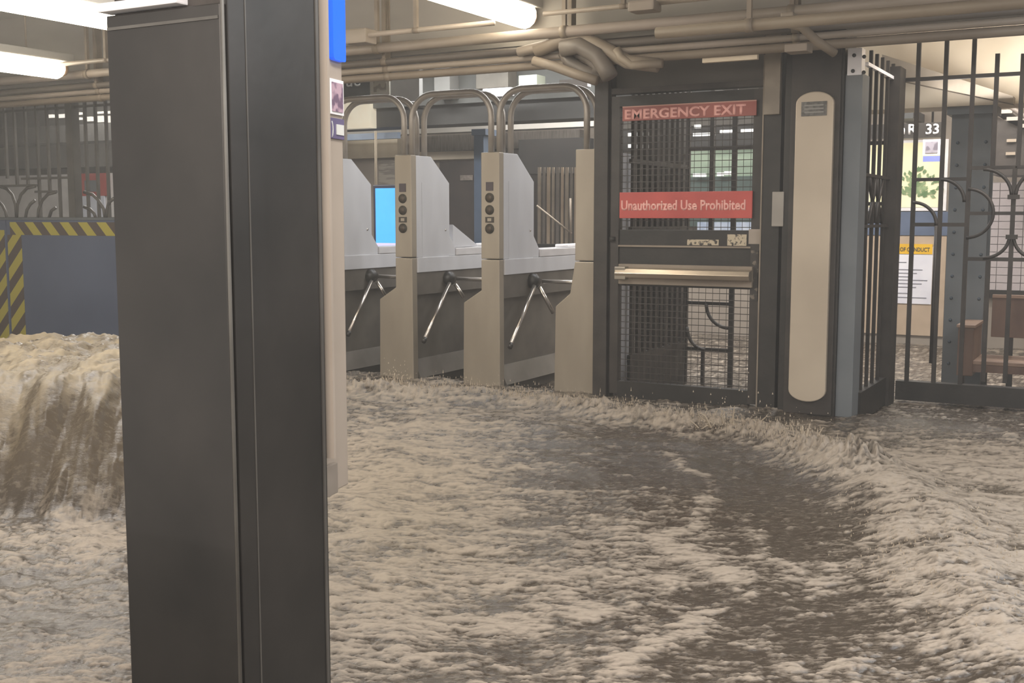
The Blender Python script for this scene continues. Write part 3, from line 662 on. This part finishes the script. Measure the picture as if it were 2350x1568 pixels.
# cream strips and wall behind the lanes
tag(pbox('trim_15', 560, 285, 1400, 306, 10.6, .2, M_ceil), kind='structure')
tag(pbox('trim_16', 560, 322, 912, 366, YB-.1, .1, mat('light_cream', 'e0d3bb', 'eadfc8', .6)), kind='structure')
tag(pbox('trim_17', 960, 340, 1090, 366, YB-.12, .1, M_cream), kind='structure')
tag(pbox('trim_18', 560, 240, 849, 300, 8.5, .1, mat('glowing_cream', 'e6d8bc', 'efe4cc', .6, emit=.25)), kind='structure')  # faint glow added to brighten the cream box
wall_piece('dark_grille', 960, 305, 1330, 342, mat('dim_grille', '5a544e', '79726a', .6, 0, 20, (3, 1, .3)), 'dim grille band behind the turnstile lanes', 'grille', .25, 11.5)
tag(pbox('trim_19', 690, 308, 912, 322, 10.0, .06, mat('blue_rail', '6f7f95', '8492a6', .5)), kind='structure')
o = MB().tube([(PY(863, 300, 9.9).x, 9.9, 2.78), PY(863, 436, 9.9)], .014, 8).build('white_pipe', M_cream); tag(o, 'thin upright white pipe above the blue lit screen', 'pipe')
# ticket screen
sc = thing('information_screen', 'upright blue lit information screen between two turnstiles', 'screen', PY(885, 560, 9.6))
def sc_(o): o.location -= sc.location; return o
sc_(pbox('casing', 857, 424, 925, 574, 9.6, .12, mat('screen_case', '3a3c50', '44465c', .4), sc, .01))
sc_(pbox('display', 862, 432, 921, 558, 9.59, .012, mat('cyan_display', '3a9cf4', '52b0fa', .3, 0, 6, emit=.8, lo=.2, hi=.8), sc))
sc_(pbox('display_footer', 862, 558, 921, 571, 9.59, .012, mat('pale_footer', 'd0c8f0', 'dcd4f6', .3, emit=.6), sc))
sc_(box('pedestal', (PY(870, 600, 9.6).x, 9.62, -.25), (PY(915, 600, 9.6).x, 9.72, PY(885, 574, 9.6).z), M_iron2, sc))
wall_piece('small_notice', 869, 368, 906, 428, mat('faded_notice', '7d766e', '9d958a', .6, 0, 14, (.3, 1, 2), lo=.45, hi=.55), 'faded grey notice above the blue lit screen', 'notice', .03, YB)
# newsstand / dark wall behind the lanes
wall_piece('newsstand', 1010, 370, 1100, 860, mat('maroon_dark', '241e1d', '352d2a', .8, 0, 5), 'dark reddish newsstand front behind the middle lane', 'stand', .9, 11.5)
for k in range(3):
    o = pbox('poster', 1056+k*1, 402+k*0, 1084, 414, 10.59, .01, mat('dim_poster', '5c544e', '79706a', .6, 0, 30), None) if k == 0 else None
    if o: tag(o, 'small dim poster on the dark newsstand', 'poster')
bc = thing('steel_column', 'slim blue steel column left of the second turnstile', 'column', (PY(1098, 400, 9.0).x, 9.0, -.25))
o = pbox('shaft', 1088, 308, 1110, 640, 9.0, .15, mat('blue_column', '4c5a6c', '58667a', .5), bc); o.location -= bc.location
o = pbox('capital', 1082, 296, 1114, 310, 8.97, .2, mat('blue_column', '4c5a6c'), bc); o.location -= bc.location
wall_piece('booth_front', 1190, 318, 1340, 398, mat('dark_olive', '161412', '201d1b', .95), 'dark booth hood behind the right lane', 'booth', 1.0, 11.5)
wall_piece('dark_backdrop', 1190, 398, 1345, 700, mat('brown_dim', '2c2624', '453d38', .6, 0, 3, (3, 1, .3)), 'dark brown panelled wall behind the right lane', 'panel', .05, 11.2)
ba = thing('stair_balustrade', 'brown slatted balustrade with pale handrail behind the right lane', 'railing', PY(1280, 540, 9.8))
def ba_(o): o.location -= ba.location; return o
for k in range(9):
    u = 1238+k*10.5; ba_(vbar('slat', PY(u, 450, 9.8).x, 9.8, PY(u, 590, 9.8).z, PY(u, 384, 9.8).z, .022 if k % 2 else .03, (M_pipe2, M_pipe3, mat('slat_tan', '8d7c69', '9a8974'))[k % 3], ba, .02))
ba_(MB().tube([PY(1232, 472, 9.7), PY(1312, 536, 9.7)], .009, 8).build('handrail', M_pipe2, ba))
ba_(MB().tube([PY(1309, 455, 9.7), PY(1309, 560, 9.7)], .010, 8).build('newel_post', M_pipe2, ba))
ba_(box('base', (PY(1228, 560, 9.8).x, 9.75, -.25), (PY(1345, 560, 9.8).x, 9.9, PY(1280, 560, 9.8).z), M_iron, ba))

# ================================================================== LEFT BARRIER AND FENCE
xE = -5.6
bz = 1.131
br = thing('flood_barrier', 'blue-grey barrier panels edged with yellow and black tape at the left', 'barrier', (-8, YT, -.25))
def br_(o): o.location -= br.location; return o
M_bar_b = mat('barrier_blue', '4e576e', '5a637a', .5, 0, 1.3, bump=.05, bscale=8)
xj = PY(26, 650, YT).x
br_(box('panel', (xj+.006, YT-.03, -.25), (xE, YT+.02, bz), M_bar_b, br, .004))
br_(box('panel', (-11.5, YT-.03, -.25), (xj-.006, YT+.02, bz), M_bar_b, br, .004))
xt0 = PY(30, 520, YT).x
br_(box('hazard_tape', (xt0, YT-.033, PY(130, 540, YT).z), (xE, YT-.029, PY(130, 510, YT).z), stripes('hazard_a', 'b0a542', '54473f', 4.4, (1, 0, 1)), br))
zt = PY(40, 540, YT).z
m_h = stripes('hazard_b', 'b0a542', '54473f', 4.4, (1, 0, -1))
br_(box('hazard_tape', (xj+.02, YT-.033, -.1), (PY(61, 650, YT).x, YT-.029, PY(130, 540, YT).z), m_h, br))
br_(box('hazard_tape', (PY(0, 650, YT).x, YT-.033, -.1), (xj-.02, YT-.029, PY(0, 528, YT).z), m_h, br))
br_(box('top_edge', (-11.5, YT-.035, bz), (xE, YT+.025, bz+.02), M_bluegrey, br))

lfz = thing('iron_fence', 'iron fence with fan-shaped arcs above the blue barrier at the left', 'fence', (-8, YT+.06, bz))
YL = YT+.07
M_ifn = mat('grey_iron', '4c4946', '5a5753', .5)
def l_(o): o.location -= lfz.location; return o
def pv(u, v0, v1, w_=.022, m=M_ifn): a = PY(u, v0, YL); b = PY(u, v1, YL); l_(vbar('bar', a.x, YL, min(b.z, a.z), max(a.z, b.z), w_, m, lfz))
def ph(u0, u1, v): a = PY(u0, v, YL); b = PY(u1, v, YL); l_(xbar('rail', a.x, b.x, YL, (a.z+b.z)/2, .02, m=M_ifn, parent=lfz))
pv(163, 215, 505, .08)
for u in (8, 30, 55, 81, 105, 128, 193, 217, 241, 262): pv(u, 215, {105: 440, 8: 410, 55: 425, 30: 427}.get(u, 503))
ph(-60, 84, 427); ph(81, 130, 440); ph(50, 158, 409); ph(-60, 290, 250); ph(-200, 300, 501)
def parc(pts, w_=.014): l_(MB().tube([PY(u, v, YL-.01) for u, v in pts], w_, 8).build('arc', M_ifn, lfz))
parc([(80, 428), (62, 432), (48, 447), (40, 470), (38, 502)]); parc([(0, 428), (16, 434), (28, 447), (36, 470), (38, 502)])
parc([(80, 460), (70, 468), (62, 482), (58, 502)]); parc([(-3, 462), (6, 472), (13, 486), (16, 502)])
parc([(128, 441), (110, 446), (97, 460), (89, 480), (87, 502)]); parc([(128, 477), (118, 484), (112, 502)])
parc([(193, 441), (212, 446), (226, 460), (238, 480), (241, 502)]); parc([(193, 475), (206, 480), (216, 490), (220, 502)]); parc([(262, 455), (250, 465), (246, 480), (244, 502)])
# continuation to the turnstiles, hidden by the column
for k in range(14): vbar('bar', xE-.1-k*.12+8-.0, .01, 0, 1.05, .022, M_ifn, lfz) if (xE-.1-k*.12) > PY(268, 400, YL).x else None
# white wall and posters behind left fence
tag(pbox('wall_far_left', -400, 402, 560, 560, 10.4, .1, mat('white_far_wall', 'c9c6c4', 'd6d3d0', .6)), kind='structure')
tag(pbox('trim_20', -400, 150, 700, 385, 10.6, .1, mat('dim_far', '6f6d68', '7d7a74', .7, 0, 1, (.5, 1, 2))), kind='structure')
rpst = thing('wall_poster', 'red and white poster on the far wall behind the left fence', 'poster', PY(210, 450, 10.38))
o = pbox('red_header', 170, 398, 248, 450, 10.37, .02, M_red, rpst); o.location -= rpst.location
o = pbox('grey_print', 194, 414, 226, 440, 10.36, .01, M_bluegrey, rpst); o.location -= rpst.location
o = pbox('white_sheet', 172, 450, 240, 503, 10.37, .02, mat('bluish_sheet', 'c8ccd8', 'd4d8e2'), rpst); o.location -= rpst.location
for k in range(5):
    o = pbox('text_line', 178, 458+k*9, 186+((k*3) % 3)*4, 460+k*9, 10.365, .004, mat('print_grey', '8c8c98'), rpst); o.location -= rpst.location
for u0, v0, u1, v1 in ((106, 263, 120, 270), (130, 262, 149, 270), (170, 258, 184, 263), (167, 270, 184, 275), (192, 268, 209, 278), (218, 256, 237, 260), (218, 266, 236, 280), (243, 255, 253, 260), (243, 266, 254, 282)):
    o = pbox('far_light_patch', u0, v0, u1, v1, 10.3, .04, mat('far_glow2', 'f0e8dc', 'f4ece0', .5, emit=.8)); row = 'upper' if v0 < 262 else 'lower'; cnt_[row] = cnt_.get(row, 0)+1; tag(o, 'glowing far lamp behind the left fence, %s in the %s row' % (ORD[cnt_[row]-1], row), 'lamp', 'small far lamps behind the left fence')

# ================================================================== FLOOD WATER
rng = np.random.RandomState(7); TAB = rng.rand(8, 256, 256)
def vn(x, y, s):
    xi = np.floor(x).astype(int); yi = np.floor(y).astype(int); fx = x-xi; fy = y-yi
    fx = fx*fx*fx*(fx*(6*fx-15)+10); fy = fy*fy*fy*(fy*(6*fy-15)+10); T = TAB[s % 8]
    a = T[xi & 255, yi & 255]; b = T[(xi+1) & 255, yi & 255]; c = T[xi & 255, (yi+1) & 255]; d = T[(xi+1) & 255, (yi+1) & 255]
    return a+(b-a)*fx+(c-a)*fy+(a-b-c+d)*fx*fy
def fbm(x, y, s, o=5, g=.5):
    t = 0; A = 1; n = 0
    for k in range(o):
        t = t+A*vn(x*2**k+17.3*k, y*2**k+5.1*k, s+k); n += A; A *= g
    return t/n
def ridged(x, y, s, o=4):
    t = 0; A = 1; n = 0
    for k in range(o):
        t = t+A*(1-np.abs(2*vn(x*2**k+9.1*k, y*2**k+3.7*k, s+k)-1)); n += A; A *= .5
    return t/n
def sst(a, b, x): t = np.clip((x-a)/(b-a), 0, 1); return t*t*(3-2*t)

NA, NR = 880, 1060
th = np.linspace(radians(-33), radians(33), NA); 
inv = np.linspace(1/1.5, 1/16.5, NR); rad = 1/inv
TH, RR = np.meshgrid(th, rad)
# widen a little: rays in the station frame
GX = RR*(np.sin(TH)*RT[0]+np.cos(TH)*FH[0]); GY = RR*(np.sin(TH)*RT[1]+np.cos(TH)*FH[1])
CXc = RR*np.sin(TH); CG = RR*np.cos(TH)
def proj0(cxv, cg, z=0.):
    zz = z-EYE; fw = cg*_c-zz*_s; up = cg*_s+zz*_c
    return 1175+FPX*cxv/fw, 784-FPX*up/fw
U, V = proj0(CXc, CG)

def polydist(px, py, pts):
    """distance in metres to a polyline on the water"""
    d = np.full(px.shape, 1e9)
    for (ax, ay), (bx, by) in zip(pts[:-1], pts[1:]):
        dx, dy = bx-ax, by-ay; t = np.clip(((px-ax)*dx+(py-ay)*dy)/(dx*dx+dy*dy+1e-9), 0, 1)
        d = np.minimum(d, np.hypot(px-ax-t*dx, py-ay-t*dy))
    return d
def wl(pts): return [tuple(PZ(u, v)[:2]) for u, v in pts]
wx = GX+.18*(fbm(GX*1.6, GY*1.6, 3, 4)-.5); wy = GY+.18*(fbm(GX*1.6+31, GY*1.6+7, 5, 4)-.5)

front = wl([(700, 905), (800, 905), (900, 912), (1000, 915), (1100, 920), (1250, 932), (1400, 955), (1520, 975), (1640, 992), (1760, 1010), (1860, 1045), (1960, 1085)])
rightb = wl([(1960, 1085), (2040, 1130), (2130, 1190), (2170, 1250), (2150, 1310), (2210, 1370), (2300, 1440), (2380, 1500)])
d1 = polydist(wx, wy, front); d2 = polydist(wx, wy, rightb)
vein1 = polydist(wx, wy, wl([(1560, 1040), (1600, 1075), (1640, 1110), (1625, 1160), (1610, 1210), (1500, 1235), (1640, 1290), (1675, 1340), (1665, 1380), (1560, 1410), (1530, 1470), (1440, 1540), (1380, 1568)]))
vein2 = polydist(wx, wy, wl([(1700, 1180), (1760, 1230), (1790, 1290), (1860, 1330), (1820, 1370)]))
vein3 = polydist(wx, wy, wl([(1180, 1290), (1280, 1330), (1340, 1400), (1260, 1440), (1150, 1440)]))
def blob(u, v, su, sv, a, rot=0):
    du = U-u; dv = V-v; return a*np.exp(-(du/su)**2-(dv/sv)**2)
D = np.full(U.shape, .29)
D += blob(1000, 1080, 240, 120, .42)+blob(900, 1250, 260, 130, .34)+blob(850, 1420, 300, 130, .30)+blob(1100, 1350, 220, 110, .20)+blob(1480, 1290, 160, 60, .28)+blob(880, 1010, 150, 50, .2)
D += blob(230, 1240, 200, 60, .3)+blob(150, 1250, 380, 140, .12)+blob(150, 1540, 200, 60, .25)-blob(150, 1430, 200, 55, .14)
D -= blob(1700, 1100, 130, 75, .42)+blob(1900, 1240, 210, 70, .26)+blob(1420, 1020, 200, 45, .14)+blob(1800, 1150, 200, 70, .2)+blob(1960, 1420, 240, 60, .08)+blob(1150, 1385, 45, 16, .5)+blob(60, 1195, 90, 40, .5)+blob(60, 1110, 120, 40, .15)  # last two blobs paint the shaded foot of the torrent
D += .50*np.exp(-(d1/.20)**2)+.46*np.exp(-(d2/.26)**2)
D += .5*np.exp(-(vein1/.04)**2)+.36*np.exp(-(vein2/.04)**2)+.3*np.exp(-(vein3/.05)**2)
D += blob(2300, 1200, 240, 200, .26)+blob(2200, 1080, 230, 90, .26)+blob(2330, 1450, 90, 90, .25)
D -= blob(2200, 960, 300, 28, .12)
D = np.where(GY > YT+.05, np.minimum(D, .24), D)
# flow-stretched coordinates: streaks run across the view
ca = CXc; cg = CG
sx, sy = ca+.05*wx, cg*3.0+.25*wy
n1 = fbm(sx*2.2+wx, sy*2.2, 1, 6, .6); n2 = ridged(sx*2.6+wy, sy*1.9+wx, 2, 5); n3 = fbm(sx*13, sy*13, 4, 4, .72)
n4 = fbm(sx*34, sy*30, 0, 3, .7)
D -= blob(150, 1400, 300, 130, .2)+blob(2180, 962, 300, 34, .35)+blob(1500, 1080, 260, 70, .14)+blob(1290, 1085, 200, 90, .14)+blob(1350, 1500, 300, 70, .08)+blob(1700, 1480, 420, 80, .06)
Dc = np.minimum(.90*D-.05, .53)+.06*np.maximum(D-.7, 0)
sig = Dc+.55*(n1-.5)+.45*(n2-.62)+1.25*(n3-.5)+.9*(n4-.5)
foam = sst(.08, .74, sig)
# height
Hh = .05*(fbm(GX*1.3, GY*2.0, 6, 3)-.5)+.03*(ridged(sx*2.0, sy*1.0, 3, 4)-.6)+.009*(n3-.5)+.02*(n1-.5)
crest = np.exp(-(d1/.16)**2); crest2 = np.exp(-(d2/.24)**2)
spk = np.clip(vn(sx*34, cg*20, 2)*.6+vn(sx*70, cg*34, 5)*.5-.42, 0, 1)
Hh += crest*(.03+.05*fbm(GX*5, GY*5, 2, 3)+.10*spk*fbm(GX*3, GY*3, 7, 2)*1.4)+crest2*(.04+.06*fbm(GX*5, GY*5, 4, 4)+.015*spk)
near_l = sst(1200, 700, U)*sst(6.4, 5.6, GY)
Hh += near_l*.03*ridged(GX*4, GY*4, 5, 4)
# torrent pouring out at the left: a raised sheet of water that breaks in a steep falling face
front_ = 4.16+.30*(fbm(ca*1.9, ca*0+.5, 1, 4)-.5)+.10*(fbm(ca*7, cg*2, 2, 3)-.5)
lat = 1-sst(400, 650, U)
rise = sst(0, 1, (cg-front_)/.5)**.75
prof = rise*(1-sst(6.4, 7.7, cg))*lat
lump = fbm(ca*1.6, cg*1.6, 3, 5, .55)-.5
hp = .475+.19*lump+.05*(ridged(ca*5, cg*4, 4, 5)-.6)+.05*(fbm(ca*16, cg*12, 6, 4, .6)-.5)
Hh = Hh*(1-.6*prof)+hp*prof+lat*.03*(fbm(ca*12, cg*10, 5, 4, .6)-.5)*np.exp(-((cg-4.0)/.5)**2)
gm = np.clip(prof*3, 0, 1)
m1 = PY(140, 752, 5.6)
face = gm*np.exp(-((cg-front_-.16)/.20)**2)
veil = .5*fbm(ca*4, cg*5, 3, 5, .6)+.5*fbm(ca*22, cg*4, 5, 4, .6)
topm = sst(.35, .8, cg-front_)
veil = veil+topm*(.55*(fbm(ca*9, cg*9, 7, 5, .65)-.5)-.03)
fv = np.clip(.12+.78*sst(.34, .70, veil)-.35*face*sst(.45, .6, fbm(ca*2.2+3, cg*1.5, 1, 2)+.12)-.22*face, 0, 1)  # foam also thinned on the falling face to paint its dark underside
foam = foam*(1-gm)+gm*fv
foam = np.clip(foam-.55*lat*np.exp(-((cg-front_+.02)/.10)**2)*sst(.35, .6, fbm(ca*1.7+8, cg, 2, 2)), 0, 1)  # foam cut along the foot of the face to paint the shadow beneath
far_ = sst(YT+.0, YT+.5, GY); Hh = Hh*(1-far_)+far_*(.5*Hh-.075)
Hh += .006*foam
tint = gm*.9+.4*blob(900, 1200, 260, 220, 1.0)
verts = np.stack([GX, GY, Hh], -1).reshape(-1, 3).astype(np.float32)
idx = np.arange(NA*NR).reshape(NR, NA)
q = np.stack([idx[:-1, :-1], idx[:-1, 1:], idx[1:, 1:], idx[1:, :-1]], -1).reshape(-1, 4)
me = bpy.data.meshes.new('flood_water'); me.vertices.add(len(verts)); me.vertices.foreach_set('co', verts.ravel())
me.loops.add(q.size); me.loops.foreach_set('vertex_index', q.ravel().astype(np.int32))
me.polygons.add(len(q)); me.polygons.foreach_set('loop_start', np.arange(0, q.size, 4, dtype=np.int32)); me.polygons.foreach_set('loop_total', np.full(len(q), 4, np.int32))
me.polygons.foreach_set('use_smooth', np.ones(len(q), bool)); me.update(calc_edges=True)
for nm, arr in (('foam', foam), ('tint', np.clip(tint, 0, 1)), ('calm', sst(YT-.1, YT+.4, GY))):
    at = me.attributes.new(nm, 'FLOAT', 'POINT'); at.data.foreach_set('value', arr.ravel().astype(np.float32))
def water_mat():
    m = bpy.data.materials.new('muddy_foaming_water'); m.use_nodes = True; nt = m.node_tree; n = nt.nodes; L = nt.links
    b = n['Principled BSDF']
    def attr(nm): a = n.new('ShaderNodeAttribute'); a.attribute_name = nm; return a.outputs['Fac']
    def mth(op, a, b_=None, cl=False):
        k = n.new('ShaderNodeMath'); k.operation = op; k.use_clamp = cl
        for i, t in enumerate((a, b_)):
            if t is None: continue
            if hasattr(t, 'is_linked') or hasattr(t, 'links'): L.new(t, k.inputs[i])
            else: k.inputs[i].default_value = t
        return k.outputs[0]
    tc = n.new('ShaderNodeTexCoord')
    mp = n.new('ShaderNodeMapping'); mp.vector_type = 'TEXTURE'; mp.inputs['Rotation'].default_value = (0, 0, YAW); mp.inputs['Scale'].default_value = (1.0, .33, 1)
    L.new(tc.outputs['Object'], mp.inputs[0])
    nz = n.new('ShaderNodeTexNoise'); nz.inputs['Scale'].default_value = 24; nz.inputs['Detail'].default_value = 7; nz.inputs['Roughness'].default_value = .68; L.new(mp.outputs[0], nz.inputs[0])
    f = mth('ADD', attr('foam'), mth('MULTIPLY', mth('SUBTRACT', nz.outputs[0], .5), 1.7), True)
    def mix(fac, c1, c2):
        k = n.new('ShaderNodeMix'); k.data_type = 'RGBA'
        for i, t in ((0, fac), (6, c1), (7, c2)):
            if isinstance(t, tuple): k.inputs[i].default_value = t
            else: L.new(t, k.inputs[i])
        return k.outputs[2]
    foamc = mix(attr('tint'), lin('9a8e80'), lin('8a7c63'))
    darkc = mix(attr('tint'), lin('3f372f'), lin('54493a'))
    col = mix(f, darkc, foamc); L.new(col, b.inputs['Base Color'])
    L.new(mth('ADD', mth('MULTIPLY', f, .5), .22), b.inputs['Roughness'])
    b.inputs['Specular IOR Level'].default_value = .5
    bp = n.new('ShaderNodeBump'); bp.inputs['Strength'].default_value = .3; bp.inputs['Distance'].default_value = .012; L.new(nz.outputs[0], bp.inputs['Height']); L.new(bp.outputs[0], b.inputs['Normal'])
    return m
M_water = water_mat()
wo = link('flood_water', me, M_water); tag(wo, 'brown foaming flood water covering the whole platform floor', 'water', kind='stuff')

# spray: droplets and thin wisps thrown up along the foam front and over the upwelling
M_spray = mat('foam_spray', '988975', 'a99b88', .5)
rs = np.random.RandomState(3)
ico = [(0, 0, 1), (.94, 0, -.33), (-.47, .82, -.33), (-.47, -.82, -.33)]; icf = [(0, 1, 2), (0, 2, 3), (0, 3, 1), (1, 3, 2)]
def spray(name, label, pts, n, spread, hmax, rmin, rmax, tall):
    mb = MB(); pts = np.array(pts)
    for _ in range(n):
        k = rs.randint(len(pts)-1); t = rs.rand(); p = pts[k]*(1-t)+pts[k+1]*t
        x = p[0]+rs.randn()*spread; y = p[1]+rs.randn()*spread*.6; z = .03+abs(rs.randn())*hmax*.5; r = rs.uniform(rmin, rmax); s = rs.uniform(1, tall)
        mb.add([(x+a*r, y+b*r, z+c*r*s) for a, b, c in ico], icf)
    return tag(mb.build(name, M_spray), label, 'spray', kind='stuff')
spray('water_spray', 'fine foam spray along the wave in front of the turnstiles', front, 5200, .08, .08, .0014, .0036, 7)
spray('water_spray', 'foam spray over the breaking wave at the right', rightb, 2200, .14, .06, .0014, .0035, 3)
# forked splash by the gate's right stile

def splash(name, label, u, v, n, h, w):
    mb = MB(); c0 = PZ(u, v, .03)
    for k in range(n):
        a = rs.uniform(-1, 1); hh = h*rs.uniform(.35, 1)*(1-.4*abs(a)); b = c0+cw(a*w*.4, rs.uniform(-.04, .04)); b.z = .0
        pts = []; 
        for t in np.linspace(0, 1, 6): pts.append(b+cw(a*w*t*.7, 0)+Vector((0, 0, hh*(1.6*t-.6*t*t)+.02*sin(6*t+k))))
        r0 = rs.uniform(.004, .009); mb.tube(pts, [r0*(1.5-t) for t in np.linspace(0, 1.3, 6)], 5)
    for k in range(n*14):
        a = rs.randn()*.5; x = c0+cw(a*w, rs.randn()*.04); z = abs(rs.randn())*h*.55; r = rs.uniform(.0015, .005)
        mb.add([(x.x+p*r, x.y+q*r, z+l*r*2) for p, q, l in ico], icf)
    return tag(mb.build(name, M_spray), label, 'splash', kind='stuff')
splash('water_splash', 'forked splash of water thrown up at the foot of the exit gate', 1675, 985, 16, .17, .20)
splash('water_splash', 'small splash of water at the foot of the panel column', 1845, 1005, 9, .13, .12)
splash('water_splash', 'pale splash of water at the foot of the middle turnstile', 905, 885, 14, .13, .10)
splash('water_splash', 'low splash of water between the two right turnstile feet', 1050, 900, 8, .08, .12)

# thin haze volume added through the station to lift the distant darks
hm = bpy.data.materials.new('station_haze'); hm.use_nodes = True; nt = hm.node_tree; nt.nodes.clear()
vo = nt.nodes.new('ShaderNodeVolumeScatter'); ou = nt.nodes.new('ShaderNodeOutputMaterial'); vo.inputs['Density'].default_value = .0095; vo.inputs['Anisotropy'].default_value = .3
vo.inputs['Color'].default_value = (.95, .95, .93, 1); nt.links.new(vo.outputs[0], ou.inputs['Volume'])
hz = box('station_haze', (-16.3, -1.2, -.45), (7.3, 16.3, 3.0), hm); tag(hz, 'thin pale haze hanging in the flooded station', 'haze', kind='stuff')

# second-level parts: what sits on a part becomes that part's child
def nest(root, child_name, parent_name):
    base = lambda o: o.name.split('.')[0]
    ch = [o for o in root.children if base(o) == child_name]; pa = [o for o in root.children if base(o) == parent_name]
    def ctr(o):
        return o.location+sum((Vector(c) for c in o.bound_box), Vector())/8
    for c in ch:
        p = min(pa, key=lambda o: (ctr(o)-ctr(c)).length)
        c.parent = p; c.location = c.location-p.location
bpy.context.view_layer.update()
for root in [o for o in C.objects if o.parent is None and o.type == 'EMPTY']:
    k = root.name.split('.')[0]
    for pat, prs in {'turnstile': (('indicator_lens', 'indicator_light'), ('arm_tip', 'tripod_arm'), ('slot_label', 'card_slot'), ('lock', 'side_door'), ('rear_reader', 'console_top')),
                     'help_point': (('code_panel', 'code_frame'), ('label_window', 'label_plate'), ('label_letter', 'label_plate')),
                     'emergency_exit_gate': (('push_bar_end', 'push_bar'), ('sign_edge', 'exit_sign'), ('worn_sticker', 'middle_panel')),
                     'panel_column': (('engraved_line', 'name_plate'), ('name_plate', 'rounded_panel')) [:1], 'blue_grey_post': (('bolt', 'hinge_plate'),),
                     'hanging_sign': (('sign_lettering', 'sign_board'), ('code_panel', 'code_frame')), 'notice_sheet': (('text_line', 'sheet'), ('heading_lettering', 'heading')),
                     'wooden_bench': (('arm_top', 'arm_panel'),), 'riveted_column': (('rivet', 'front_flange'),), 'information_screen': (('display_footer', 'display'),),
                     'wall_poster': (('text_line', 'white_sheet'), ('grey_print', 'red_header')), 'framed_poster': (('leaf_print', 'print'),)}.items():
        if k == pat:
            for a_, b_ in prs: nest(root, a_, b_)
for o in list(C.objects):
    if o.name.startswith('sign_lettering') and o.parent and o.parent.name.startswith('emergency'):
        root = o.parent; p = [c for c in root.children if c.name.split('.')[0] == ('exit_sign' if o.location.z > 1.6 else 'warning_sign')][0]
        o.parent = p; o.location = o.location-p.location
